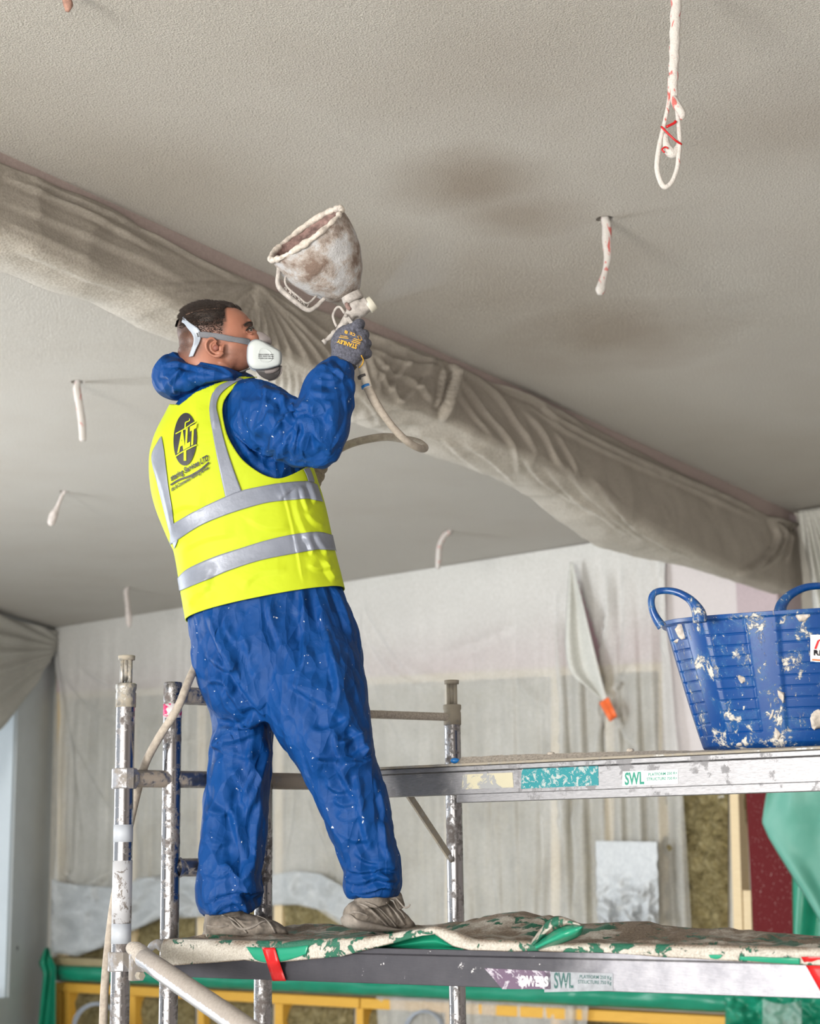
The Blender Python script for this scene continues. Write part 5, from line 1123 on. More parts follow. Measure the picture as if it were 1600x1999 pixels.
FV = [([(545, 935), (560, 985), (575, 1050), (592, 1140)], 3, .003), ([(545, 975), (560, 960), (575, 950)], 4, .006), ([(600, 940), (606, 960), (615, 985)], 5, .008), ([(585, 950), (590, 975), (600, 1000)], 5, .006), ([(590, 1045), (602, 1060), (610, 1085)], 5, .008), ([(612, 1040), (622, 1060), (640, 1085)], 5, .007),
      ([(595, 1000), (612, 1020), (635, 1030)], 6, .006), ([(600, 1100), (620, 1110), (650, 1105)], 7, .006), ([(420, 745), (414, 790), (420, 840)], 6, .005), ([(380, 770), (385, 850), (390, 950)], 12, .004), ([(365, 1185), (395, 1150), (420, 1140)], 10, .006), ([(400, 1170), (405, 1130), (420, 1100)], 10, .004), ([(470, 1150), (500, 1120), (560, 1110)], 10, .004), ([(330, 1000), (360, 985), (400, 990)], 10, .004), ([(350, 1075), (400, 1050), (460, 1040)], 10, .004), ([(300, 900), (325, 960), (340, 1040)], 9, .005), ([(575, 940), (580, 1000), (605, 1060)], 9, .005), ([(480, 1010), (520, 1030), (570, 1030)], 8, .004), ([(630, 1090), (640, 1110), (655, 1135)], 8, .008)]
folds(vest, [(a, w_ * 1.4, h_) for a, w_, h_ in FV], 0.0); crumple(vest, .006, 5, seed=8, ridged=False)
vbvh = bvh_of(vest); solid(vest, .0025, -1)
def band(top, bot, lab=None, nu=150): return strip('reflective_strip', top, bot, vbvh, .0036, MT['reflective'], vest, nu, 12, .001, TY, lab)
band([(334, 1024), (339, 1022), (382, 997), (439, 970), (470, 958), (523, 947), (551, 943), (599, 940), (616, 946), (618, 947)], [(333, 1063), (340, 1059), (388, 1028), (439, 1006), (495, 988), (531, 980), (575, 976), (599, 974), (626, 979), (629, 980)])
band([(346, 1129), (349, 1127), (368, 1110), (416, 1088), (467, 1071), (523, 1054), (579, 1042), (621, 1039), (645, 1044), (648, 1045)], [(352, 1156), (354, 1153), (405, 1132), (450, 1113), (509, 1094), (579, 1080), (621, 1073), (640, 1074), (657, 1075), (659, 1076)])
band([(468, 738), (447, 745), (427, 754), (416, 768), (410, 793), (411, 818), (419, 869), (430, 925), (440, 971)], [(474, 741), (458, 748), (440, 760), (427, 775), (422, 795), (427, 818), (439, 866), (455, 915), (471, 958)])
band([(312, 857), (297, 891), (307, 939), (323, 1004), (335, 1049), (342, 1071)], [(316, 852), (321, 880), (329, 947), (336, 990), (340, 1022), (348, 1056)])
band([(591, 916), (597, 928), (601, 941)], [(602, 913), (608, 926), (613, 942)], nu=12)
# printed emblem and lettering on the back
def shape(name, pts, m, parent, off, n=0):
    v = drape(pts, vbvh, off, TY); c = v.mean(0); k = len(v); return obj(name, list(v) + [c], [(i, (i + 1) % k, k) for i in range(k)], m, parent)
def oval(cx, cy, rx, ry, sk, off, m, name):
    pts = []; rings = 14; n = 72; uv = [(0, 0)]
    for r in range(1, rings + 1):
        for i in range(n): uv.append((r / rings * math.cos(2 * math.pi * i / n), r / rings * math.sin(2 * math.pi * i / n)))
    P = [(cx + u * rx + sk * w_ * -1, cy + w_ * ry) for u, w_ in uv]; v = drape(P, vbvh, off, TY); f = [(0, 1 + i, 1 + (i + 1) % n) for i in range(n)]
    for r in range(rings - 1):
        for i in range(n): a = 1 + r * n; b = a + n; f.append((a + i, b + i, b + (i + 1) % n, a + (i + 1) % n))
    return obj(name, v, f, m, vest)
em = oval(362, 858, 22.5, 51, 1.5, .0042, MT['ink'], 'emblem'); em['label'] = 'dark oval emblem on the vest back'
textdecal('lettering', 'ALT', [(347, 886), (383, 866), (385, 827), (349, 846)], vbvh, MT['vest'], em, 0.05, .0062)
def bar(pts, w_, m, parent, name, off=.0062):
    L = resample(pts, 24); d = np.gradient(L, axis=0); nn = np.stack([-d[:, 1], d[:, 0]], 1); nn /= np.linalg.norm(nn, axis=1)[:, None]
    v = drape(list(L + nn * w_ / 2) + list(L - nn * w_ / 2), vbvh, off, TY); n = len(L); return obj(name, v, [(i, i + 1, n + i + 1, n + i) for i in range(n - 1)], m, parent)
bar([(344, 848), (360, 839), (372, 831), (383, 824)], 2.0, MT['vest'], em, 'emblem_line'); bar([(342, 893), (355, 884), (370, 876), (385, 869)], 2.2, MT['vest'], em, 'emblem_line')
bar([(362, 880), (362, 900)], 5, MT['vest'], em, 'emblem_line'); bar([(362, 840), (363, 826)], 2.2, MT['vest'], em, 'emblem_line'); bar([(363, 826), (371, 822), (371, 818)], 2.0, MT['vest'], em, 'emblem_line')
textdecal('lettering', 'stering Services LTD', [(336, 943), (408, 902), (406, 887), (333, 928)], vbvh, MT['ink'], vest, 0.035, .005)
bar([(334, 947), (350, 937), (372, 929), (392, 917), (408, 903)], 3.4, MT['ink'], vest, 'underline', .005)
textdecal('lettering', 'stic & Commerical Plastering Services', [(336, 962), (408, 917), (407, 909), (335, 951)], vbvh, MT['ink'], vest, 0.03, .005)
# ------------------------------------------------------------------ head
HY = 4.57
ax_f = unit(at(500, 665, HY - .0) - at(400, 690, HY + .0)); hup = unit(up * 0.97 + rt * -0.22); 
parts = [ball(at(418, 652, HY), 1, axes=None)][:0]
def eb(x, y, rx, ry, rd, ang=0, dy=0.0):
    c = at(x, y, HY + dy); k = ((c - O) @ fw) / F; a = math.radians(ang); e1 = rt * math.cos(a) + up * math.sin(a); e2 = -rt * math.sin(a) + up * math.cos(a); return ball(c, rx * k, ry * k, rd, axes=np.array([e1, e2, fw]), seg=32)
parts = [eb(411, 648, 66, 55, .076, -8), eb(434, 655, 62, 56, .073, 30), eb(438, 640, 54, 44, .070, -20), eb(452, 680, 45, 42, .058, 10), eb(464, 696, 32, 30, .046, 0), eb(450, 700, 38, 26, .052, 15), eb(478, 634, 17, 12, .045, -40), eb(488, 668, 22, 28, .036, 0), eb(382, 668, 33, 36, .068, 0), eb(488, 652, 12, 9, .02, -30, .015)]
parts.append(loft([(395, 668, HY, 52, .062), (405, 695, HY, 52, .060), (412, 718, HY, 48, .060), (414, 732, HY + .01, 40, .055)]))
head = fuse('head', parts, .0035, MT['skin'], man, 10)
hv, hn = getvn(head); hp = proj(hv)
folds(head, [([(482, 626), (490, 630), (498, 640)], 4, .006), ([(474, 648), (484, 652), (494, 655)], 3, .003), ([(472, 640), (482, 637), (490, 640)], 3, -.003), ([(400, 715), (430, 716), (450, 722)], 5, .004), ([(425, 705), (440, 714), (455, 722)], 6, .004)], 0)
hv, hn = getvn(head); hp = proj(hv)
# cropped hair: how dense the stubble is over the scalp
HAIRL = [(330, 600), (320, 660), (330, 730), (378, 712), (392, 700), (402, 682), (398, 660), (410, 655), (430, 658), (443, 656), (446, 636), (444, 614), (444, 602), (462, 600), (470, 590), (440, 560), (380, 570)]
ins = inpoly(hp, HAIRL); dist, _, _ = polydist(hp, HAIRL + [HAIRL[0]])
den = np.where(ins, np.clip(dist / 12, 0, 1) * np.clip((720 - hp[:, 1]) / 40, 0.35, 1) * (0.62 + 0.38 * np.clip((652 - hp[:, 1]) / 22, 0, 1) + 0.3 * np.clip((385 - hp[:, 0]) / 20, 0, 1)), 0); den = np.clip(den, 0, 1)
den = np.where(ins & (hp[:, 1] < 628), np.maximum(den, np.clip(dist / 5, 0, 1)), den)
BEARD = [(440, 675), (462, 668), (485, 672), (500, 730), (455, 735), (440, 715), (430, 700)]
ib = inpoly(hp, BEARD); db, _, _ = polydist(hp, BEARD + [BEARD[0]]); den = np.maximum(den, np.where(ib, np.clip(db / 14, 0, 1) * 0.42, 0))
BROW = [(474, 634), (482, 628), (491, 629), (496, 636), (488, 637), (478, 638)]; den = np.maximum(den, np.where(inpoly(hp, BROW), 0.85, 0))
back = (hn * (O - hv)).sum(1) < 0; 
at_ = head.data.attributes.new('stubble', 'FLOAT', 'POINT'); at_.data.foreach_set('value', den.astype(np.float32))
hb = bvh_of(head)
# longer hair on top, combed back
TOPH = [(352, 640), (356, 618), (368, 604), (385, 593), (405, 585), (430, 580), (455, 584), (470, 600), (462, 603), (440, 604), (436, 618), (434, 652), (405, 652), (388, 644), (372, 640)]
cand = np.where(inpoly(hp, TOPH) | ((hp[:, 1] < 622) & (hp[:, 0] > 352) & (hp[:, 0] < 470)))[0]
topd = np.maximum(cand * 0, 0); rs = np.random.RandomState(3); V = []; Fc = []
hc = hv.mean(0)
for k in range(14000):
    i = cand[rs.randint(len(cand))]; p = hv[i]; n = hn[i]; x, y = hp[i]
    if x > 438 and y > 600 + (x - 438) * 0.05 and (n @ (O - p)) > 0: continue
    L = 0.017 if y < 612 else 0.011
    if y > 626: L = 0.005
    if y > 636 and rs.rand() < .6: continue
    d1 = unit(n * 0.55 - rt * 0.8 + up * 0.25 + rs.randn(3) * 0.18); d1 = unit(d1 + n * 0.2); d2 = unit(d1 * 0.7 - rt * 0.6 - up * 0.2 + n * 0.12)
    a = p + rs.randn(3) * .0015; b = a + d1 * L * 0.5; c = b + d2 * L * 0.5; s = unit(np.cross(d1, O - p)) * .0009; m_ = len(V)
    V += [a - s, a + s, b - s * .8, b + s * .8, c]; Fc += [(m_, m_ + 1, m_ + 3, m_ + 2), (m_ + 2, m_ + 3, m_ + 4)]
hr = obj('hair', V, Fc, MT['hair'], head); hr['label'] = 'dark brown hair combed back on top, cropped at the sides'
pts = []
ring = resample([(354, 622), (366, 604), (384, 592), (404, 586), (424, 584), (446, 585), (463, 592), (470, 601), (454, 600), (441, 602), (434, 608), (428, 620), (414, 629), (396, 629), (372, 622)], 60)
# close dark cap under the strands
keep = inpoly(hp, [tuple(p) for p in ring]) | (back & (hp[:, 1] < 640) & (hp[:, 0] < 440))
fcs = [tuple(p.vertices) for p in head.data.polygons]; fk = [f_ for f_ in fcs if all(keep[i] for i in f_)]; idx = sorted(set(i for f_ in fk for i in f_)); mp = {i: k for k, i in enumerate(idx)}
edge, _, _ = polydist(hp[idx], ring)
thk = np.clip(edge / 8, 0, 1) * .0055 + .0008 + np.array([mnoise.noise(Vector((hv[i] * [40, 40, 160]))) for i in idx]) * .0012
o = obj('hair_cap', hv[idx] + hn[idx] * thk[:, None], [tuple(mp[i] for i in f_) for f_ in fk], MT['hair'], head)
strip('hair_parting', [(362, 614), (380, 607), (405, 603), (434, 601)], [(363, 616), (381, 609), (405, 605), (434, 602.5)], bvh_of(o), .0012, plain('light_parting', (0.11, 0.062, 0.042), 0.7), head, 30, 3, .0005, HY)
# ear
E0 = at(418, 679, HY - .068); ek = ((E0 - O) @ fw) / F
def ep(x, y, d=0.0): return O + ray(x, y) * (((E0 - O) @ fw) - d)
ep_ = lambda x, y, d=0.0: O + ray(x, y) / (ray(x, y) @ fw) * (((E0 - O) @ fw) - d)
parts = [tube([ep_(423, 668, .002), ep_(416, 661, .008), ep_(408, 662, .012), ep_(402, 670, .014), ep_(403, 681, .013), ep_(409, 690, .011), ep_(418, 695, .009), ep_(428, 694, .007), ep_(435, 688, .004)], [.0034, .0038, .0042, .0042, .004, .0038, .0042, .0062, .0045], 10, smoothn=5),
         tube([ep_(417, 668, .003), ep_(411, 673, .006), ep_(412, 683, .006), ep_(420, 689, .005), ep_(428, 688, .004)], .0033, 10, smoothn=5), eb(431, 680, 5, 6, .007, 0, -.070), eb(413, 679, 12, 15, .006, 0, -.068), eb(428, 690, 8, 6, .006, 0, -.070), tube([ep_(437, 672, -.002), ep_(434, 680, .004), ep_(434, 688, 0)], .004, 8, smoothn=4)]
ear = fuse('ear', parts, .0014, MT['skin'], head, 3)
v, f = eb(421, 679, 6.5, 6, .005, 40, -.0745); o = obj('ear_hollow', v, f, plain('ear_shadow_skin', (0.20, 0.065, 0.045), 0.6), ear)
# eye
c = drape([(487, 644)], hb, 0.0)[0]; v, f = ball(c + fw * .0062, .0082, seg=20); ey = obj('eye', v, f, MT['eye_white'], head)
v, f = ball(c + rt * .0035 + fw * .0002 + up * .001, .0045, seg=14); obj('iris', v, f, MT['eye_dark'], ey)
strip('eyelid', [(478, 645), (484, 639), (491, 638), (495, 642)], [(479, 647), (485, 643), (491, 641.5), (495, 644)], hb, .004, MT['eye_dark'], head, 12, 3, .001)
strip('eyelid', [(480, 647), (486, 651), (493, 650)], [(480, 649), (486, 653), (493, 652)], hb, .003, MT['skin'], head, 10, 3, .002)
strip('eyebrow', [(475, 634), (483, 628), (490, 628), (495, 634)], [(476, 636), (484, 630.5), (490, 630.5), (494, 636)], hb, .0025, MT['hair'], head, 14, 4, .002)
# ------------------------------------------------------------------ respirator
rs_ = bpy.data.objects.new('respirator', None)
K = ((at(514, 690, HY - .06) - O) @ fw) / F
def mp3(x, y, d): r = ray(x, y); return O + r / (r @ fw) * (((at(514, 690, HY) - O) @ fw) - d)
CART = [(482, 690), (483, 678), (488, 668), (497, 663), (508, 664), (522, 671), (536, 679), (546, 685), (549, 692), (549, 706), (546, 713), (536, 717), (520, 721), (502, 722), (491, 719), (484, 710), (482, 700)]
R_ = resample(CART + [CART[0]], 64)[:-1]; cc = R_.mean(0)
def pillow(name, R_, sc, ds, m, parent, lab=None):
    V = []; n = len(R_); cc = R_.mean(0)
    for s, d in zip(sc, ds):
        for p in R_: q = cc + (p - cc) * s; V.append(mp3(q[0], q[1], d + .012 * (q[0] - cc[0]) / -34 * 0.5))
    Fc = [(r * n + i, r * n + (i + 1) % n, (r + 1) * n + (i + 1) % n, (r + 1) * n + i) for r in range(len(sc) - 1) for i in range(n)]; Fc += [tuple(range(n))[::-1], tuple((len(sc) - 1) * n + i for i in range(n))]
    o = obj(name, V, Fc, m, parent)
    if lab: o['label'] = lab
    return o
face = pillow('respirator', R_, [.80, 1.0, 1.02, .99, .96], [.035, .050, .060, .066, .070], MT['mask_grey'], man)
cart = pillow('filter_cartridge', R_, [.955, .975, .97, .93, .84, .60, .3], [.066, .078, .088, .0935, .096, .097, .0972], MT['cartridge'], face, 'white rounded filter cartridge with small print')
win_ = resample([(505, 684), (509, 680), (518, 680), (528, 687), (532, 696), (529, 705), (515, 707), (507, 704), (504, 694), (505, 684)], 40)[:-1]
pillow('cartridge_window', win_, [1.0, .96, .90, .86, .5], [.0955, .0985, .0975, .0972, .0974], MT['cartridge'], cart)
cb = bvh_of(cart)
for k, (y, s) in enumerate(((691, '■■■ ■■■■ ■■ ■■■'), (694.5, '■■ ■■■■ ■■■ ■■'), (698.5, '■■■ ■■ ■■■■'))):
    s = ('IIIIHI HIIIHI IIHI', 'IHI IIIH IIHII', 'HHIH III HIIHI')[k]; textdecal('small_print', s, [(504, y + 2), (533, y + 2.6), (533, y + .2), (504, y - .4)], cb, MT['ink'], cart, .02, .003)
# far cartridge and valve
FAR = resample([(497, 652), (503, 647), (512, 649), (522, 655), (529, 662), (529, 672), (515, 676), (498, 668), (497, 652)], 40)[:-1]
def pil2(name, R_, d0, d1, m, parent, lab=None, sc=0.94):
    n = len(R_); cc = R_.mean(0); V = [mp3(*(cc + (p - cc) * k), d) for k, d in ((sc, d0), (1, d0 + .006), (1, d1 - .006), (sc, d1)) for p in R_]
    Fc = [(r * n + i, r * n + (i + 1) % n, (r + 1) * n + (i + 1) % n, (r + 1) * n + i) for r in range(3) for i in range(n)] + [tuple(range(n))[::-1], tuple(3 * n + i for i in range(n))]; o = obj(name, V, Fc, m, parent)
    if lab: o['label'] = lab
    return o
pil2('filter_cartridge', FAR, -.05, .01, MT['mask_brown'], face, 'grey-brown filter on the far cheek')
pil2('face_piece', resample([(484, 672), (500, 664), (524, 676), (536, 700), (530, 722), (505, 726), (486, 716), (484, 672)], 40)[:-1], -.03, .05, MT['mask_grey'], face)
pil2('exhale_valve', resample([(498, 722), (522, 720), (546, 713), (549, 716), (547, 728), (538, 738), (524, 742), (508, 734), (498, 722)], 40)[:-1], .0, .055, MT['mask_dark'], face)
pil2('valve_cover', resample([(516, 722), (530, 720), (544, 716), (543, 722), (532, 728), (518, 729), (516, 722)], 24)[:-1], .05, .062, MT['mask_brown'], face)
v, f = tube([mp3(549, 714, .055), mp3(548, 728, .05), mp3(538, 739, .045), mp3(524, 743, .04)], .0022, 8, smoothn=5); obj('valve_rim', v, f, MT['mask_brown'], face)
# straps
strip('head_cradle', [(360, 618), (366, 626), (375, 633), (388, 642), (393, 653), (390, 667), (384, 681), (378, 696)], [(357, 630), (362, 633), (368, 641), (375, 653), (378, 663), (375, 680), (372, 690), (370, 697)], hb, .006, MT['mask_grey'], face, 40, 6, .002, HY, 'pale grey plastic head cradle')
strip('strap', [(388, 648), (402, 648), (430, 652), (460, 658), (488, 664)], [(390, 658), (402, 659), (430, 663), (458, 669), (484, 674)], hb, .0075, MT['strap'], face, 40, 5, .002, HY)
strip('strap_slot', [(384.5, 650), (386.5, 650)], [(386, 658), (388, 658)], hb, .0085, MT['mask_dark'], face, 3, 4, .001, HY)
strip('strap', [(456, 727), (470, 722), (486, 717)], [(462, 732), (474, 730), (490, 725)], hb, .006, MT['strap'], face, 16, 4, .002, HY)
# ------------------------------------------------------------------ gloves
GY = 4.43
def g(x, y, d=0.0): r = ray(x, y); return O + r / (r @ fw) * (((at(680, 680, GY) - O) @ fw) + d)
px = ((at(680, 680, GY) - O) @ fw) / F
pal = [loft([(667, 714, GY + .005, 24, .030), (671, 702, GY, 27, .031), (678, 686, GY, 33, .030), (685, 668, GY, 34, .028), (690, 652, GY, 27, .026), (696, 640, GY, 17, .020)], pw=2.6)]
def finger(P, r): return tube([g(*p) for p in P], [x for x in r], 14, smoothn=5)
pal += [finger([(683, 655, .0), (697, 634, .0), (704, 632, .025), (700, 640, .05), (690, 645, .055)], [.016, .0145, .0125, .0115, .010]),
        finger([(692, 664, .0), (709, 652, .008), (712, 655, .035), (704, 660, .058), (692, 663, .060)], [.017, .0135, .0125, .0115, .010]),
        finger([(694, 678, .0), (713, 669, .010), (716, 673, .036), (706, 678, .058), (694, 679, .060)], [.017, .0135, .0125, .0115, .010]),
        finger([(692, 692, .0), (714, 688, .012), (717, 692, .034), (706, 695, .052), (696, 696, .054)], [.017, .0135, .012, .011, .009]),
        finger([(662, 690, .010), (655, 668, .020), (664, 650, .035), (676, 640, .045)], [.020, .0145, .0135, .011])]
gl = fuse('glove', pal, .0030, MT['glove'], man, 5); gl['label'] = 'grey knit glove on the raised hand with yellow print'
folds(gl, [([(690, 640), (697, 652), (706, 658)], 3, -.004), ([(698, 660), (708, 666), (714, 668)], 3, -.004), ([(700, 678), (710, 682), (716, 684)], 3, -.004), ([(660, 690), (675, 696), (695, 700)], 5, .002)], 0)
gb_ = bvh_of(gl)
v, f = loft([(664, 722, GY + .005, 23, .030), (668, 712, GY + .004, 26, .032), (672, 704, GY + .002, 28, .0335)], pw=2.5, cap=False); cu = obj('knit_cuff', v, f, MT['glove_palm'], gl); solid(cu, .003, 1)
for dy_ in (0, 1):
    q = [(643 + dy_ * 0, 701 - dy_ * 2), (660, 703 - dy_ * 2), (676, 710 - dy_ * 2), (689, 722 - dy_ * 3), (690, 728 - dy_ * 4)]
v, f = tube([g(645, 701, -.028), g(656, 702, -.033), g(668, 706, -.034), (g(680, 713, -.030)), g(689, 723, -.015)], .0013, 8, smoothn=6); obj('yellow_trim', v, f, MT['yellow_print'], gl)
v, f = tube([g(705, 694, -.028), g(709, 703, -.012), g(706, 712, .0), g(700, 718, .005)], .0016, 8, smoothn=6); obj('yellow_trim', v, f, MT['yellow_print'], gl)
textdecal('lettering', 'STANLEY', [(699, 676), (656, 667), (658, 659), (701, 668)][::1], gb_, MT['yellow_print'], gl, .03, .002) if 0 else None
# the print is read with the hand upside down
textdecal('lettering', 'STANLEY', [(697, 673), (659, 662), (657, 669), (695, 682)], gb_, MT['yellow_print'], gl, .035, .0025)
def gbar(pts, w_, name='print_bar'):
    L = resample(pts, 8); d = np.gradient(L, axis=0); nn = np.stack([-d[:, 1], d[:, 0]], 1); nn /= np.linalg.norm(nn, axis=1)[:, None]; v = drape(list(L + nn * w_ / 2) + list(L - nn * w_ / 2), gb_, .0025); n = len(L); return obj(name, v, [(i, i + 1, n + i + 1, n + i) for i in range(n - 1)], MT['yellow_print'], gl)
gbar([(662, 659), (680, 661)], 1.2); gbar([(664, 656), (678, 658)], 1.0); gbar([(686, 667), (702, 672)], 1.6); gbar([(688, 664), (703, 669)], 1.4); gbar([(690, 661), (704, 666)], 1.2)
textdecal('lettering', 'CE', [(694, 652), (683, 648), (682, 653), (692, 657)], gb_, MT['yellow_print'], gl, .02, .0025)
textdecal('lettering', '8', [(679, 647), (673, 645), (672, 651), (678, 653)], gb_, MT['yellow_print'], gl, .02, .0025)
for q_ in ([(698, 656), (704, 658)], [(704, 658), (706, 664)], [(706, 664), (699, 663)], [(699, 663), (698, 656)]): gbar(q_, .8)
# left hand on the hose
GY2 = 4.92
def g2(x, y, d=0.0): r = ray(x, y); return O + r / (r @ fw) * (((at(610, 915, GY2) - O) @ fw) + d)
pal = [ball(g2(606, 922), .040, .030, .040)] + [tube([g2(*p) for p in P], r, 12, smoothn=5) for P, r in (([(606, 912, .0), (620, 905, -.004), (631, 911, 0), (629, 919, .02), (616, 922, .035)], [.016, .014, .0135, .012, .010]), ([(608, 924, 0), (618, 922, -.006), (626, 928, -.002), (622, 936, .02), (612, 936, .035)], [.016, .0135, .013, .012, .010]), ([(606, 934, 0), (614, 936, 0), (620, 943, .004), (614, 950, .02), (608, 948, .03)], [.015, .013, .012, .011, .010]), ([(600, 942, 0), (608, 948, .004), (614, 956, .008), (610, 960, .02), (604, 958, .03)], [.014, .012, .011, .010, .009]), ([(598, 905, 0), (608, 897, -.01), (618, 896, -.006), (624, 900, 0)], [.015, .0135, .012, .010]))]
g2o = fuse('glove', pal, .003, MT['glove_dusty'], man, 4); g2o['label'] = 'dust-caked glove on the lower hand holding the hose'
# ------------------------------------------------------------------ shoes
def shoe(st, sole, Y, label, nm='shoe'):
    up_ = fuse(nm, [loft(s_, seg=30, sub=5, pw=2.4) for s_ in st], .003, MT['shoe'], man, 6); up_['label'] = label
    return up_
# left shoe in side view
def sp3(x, y, Y): return at(x, y, Y)
def shoemesh(prof, Yh, Yt, wid):
    """prof: (x, y top, y bottom) along the shoe; widths in metres across"""
    V = []; n = len(prof); seg = 28; x0, x1 = prof[0][0], prof[-1][0]; Fc = []
    for i, (x, yt, yb_, w_) in enumerate(prof):
        k = (x - x0) / (x1 - x0); Yc = Yh + (Yt - Yh) * k; a = at(x, yt, Yc); b = at(x, yb_, Yc); c = (a + b) / 2; hz = (a[2] - b[2]) / 2
        side = unit([-(Yt - Yh), abs(at(x1, yt, Yt)[0] - at(x0, yt, Yh)[0]), 0])
        for q in range(seg):
            t = 2 * math.pi * q / seg; ca, sa = math.cos(t), math.sin(t); pw = 0.75 if sa < 0 else 1.0; wtop = 1.0 if sa < 0 else 0.62 + 0.38 * (1 - sa)
            V.append(c + side * w_ * math.copysign(abs(ca) ** .8, ca) * wtop + Zup * hz * math.copysign(abs(sa) ** pw, sa))
    for i in range(n - 1):
        for q in range(seg): Fc.append((i * seg + q, i * seg + (q + 1) % seg, (i + 1) * seg + (q + 1) % seg, (i + 1) * seg + q))
    Fc += [tuple(range(seg))[::-1], tuple((n - 1) * seg + q for q in range(seg))]; return np.array(V), Fc
def rs4(P, n=26): return resample(P, n)
s1 = fuse('shoe', [shoemesh(rs4([(400, 1790, 1832, .030), (404, 1778, 1834, .036), (418, 1772, 1834, .040), (445, 1772, 1834, .040), (470, 1780, 1833, .042), (495, 1786, 1831, .046), (520, 1792, 1829, .049), (540, 1800, 1827, .046), (555, 1810, 1826, .034), (560, 1817, 1825, .018)]), 4.66, 4.72, .045), loft([(440, 1745, 4.68, 34, .045), (438, 1785, 4.68, 36, .045)])], .003, MT['shoe'], man, 3)
s1['label'] = 'dust-covered trainer standing flat'
so = obj('sole', *shoemesh(rs4([(398, 1818, 1839, .034), (402, 1817, 1840, .040), (430, 1821, 1840, .043), (470, 1825, 1838, .046), (510, 1826, 1835, .050), (540, 1825, 1832, .046), (556, 1823, 1829, .036), (562, 1823, 1827, .018)]), 4.655, 4.72, .045), MT['sole'], s1)
folds(s1, [([(440, 1800), (455, 1812), (470, 1824)], 3, .0035), ([(452, 1788), (475, 1806), (500, 1824)], 3, .0035), ([(430, 1790), (450, 1795), (480, 1800), (500, 1796)], 2.5, .003), ([(402, 1812), (425, 1812), (442, 1808)], 3, .003), ([(500, 1790), (506, 1808), (520, 1820)], 3, .003), ([(520, 1796), (528, 1810), (536, 1820)], 3, .003), ([(412, 1780), (430, 1786), (452, 1786)], 3, .002)], 0); crumple(s1, .0018, 26)
s1b = bvh_of(s1)
for A_, B_ in (([(448, 1796), (455, 1806), (468, 1815), (490, 1813), (515, 1800), (532, 1800)], [(451, 1795), (459, 1804), (470, 1811), (488, 1809), (513, 1798), (532, 1799)]), ([(404, 1806), (425, 1808), (445, 1806)], [(404, 1808), (425, 1810), (446, 1808)]), ([(432, 1786), (455, 1797), (480, 1822)], [(434, 1785), (457, 1795), (483, 1821)]), ([(500, 1788), (520, 1798), (536, 1822)], [(502, 1788), (522, 1797), (539, 1821)])):
    strip('leather_overlay', A_, B_, s1b, .0025, MT['sole'], s1, 24, 3, .001, 4.66)
s2 = fuse('shoe', [shoemesh(rs4([(681, 1772, 1796, .026), (685, 1762, 1803, .034), (700, 1756, 1808, .038), (722, 1754, 1812, .038), (742, 1752, 1814, .040), (760, 1757, 1815, .043), (776, 1772, 1815, .045), (790, 1790, 1814, .040), (800, 1803, 1813, .026)]), 4.56, 4.70, .045), loft([(722, 1730, 4.58, 32, .04), (726, 1765, 4.59, 34, .042)]), tube([at(762, 1752, 4.60), at(774, 1748, 4.60), (at(782, 1770, 4.63))], [.010, .013, .012], 10, smoothn=4)], .003, MT['shoe'], man, 3)
s2['label'] = 'dust-covered trainer with its heel raised'
so = obj('sole', *shoemesh(rs4([(678, 1784, 1800, .028), (682, 1785, 1810, .036), (700, 1790, 1816, .040), (725, 1798, 1819, .042), (750, 1807, 1819, .045), (775, 1812, 1818, .044), (795, 1814, 1817, .036), (803, 1814, 1816, .018)]), 4.555, 4.70, .045), MT['sole'], s2)
folds(s2, [([(695, 1762), (720, 1775), (745, 1800)], 3, .0035), ([(705, 1758), (735, 1775), (765, 1808)], 3, .0035), ([(684, 1780), (705, 1784), (722, 1790)], 3, .003), ([(750, 1762), (762, 1785), (775, 1808)], 3, .003), ([(765, 1768), (778, 1790), (788, 1808)], 3, .003)], 0); crumple(s2, .0018, 26, seed=3)
s2b = bvh_of(s2)
for A_, B_ in (([(700, 1764), (716, 1772), (738, 1792), (756, 1810)], [(703, 1763), (719, 1770), (741, 1790), (760, 1809)]), ([(712, 1762), (735, 1772), (760, 1796), (772, 1810)], [(714, 1761), (737, 1770), (763, 1794), (775, 1809)]), ([(684, 1780), (700, 1780), (716, 1786)], [(684, 1782), (700, 1782), (716, 1788)]), ([(752, 1762), (770, 1782), (788, 1806)], [(754, 1761), (773, 1780), (791, 1805)])):
    strip('leather_overlay', A_, B_, s2b, .0025, MT['sole'], s2, 24, 3, .001, 4.6)
v, f = tube([at(772, 1752, 4.59), at(782, 1764, 4.58), at(790, 1772, 4.57), (at(797, 1770, 4.57)), at(800, 1765, 4.57)], .0022, 8, smoothn=5); obj('lace', v, f, MT['sole'], s2)
v, f = tube([at(768, 1760, 4.58), at(776, 1774, 4.60), at(784, 1782, 4.61), at(790, 1792, 4.62)], .0020, 8, smoothn=5); obj('lace', v, f, MT['sole'], s2)
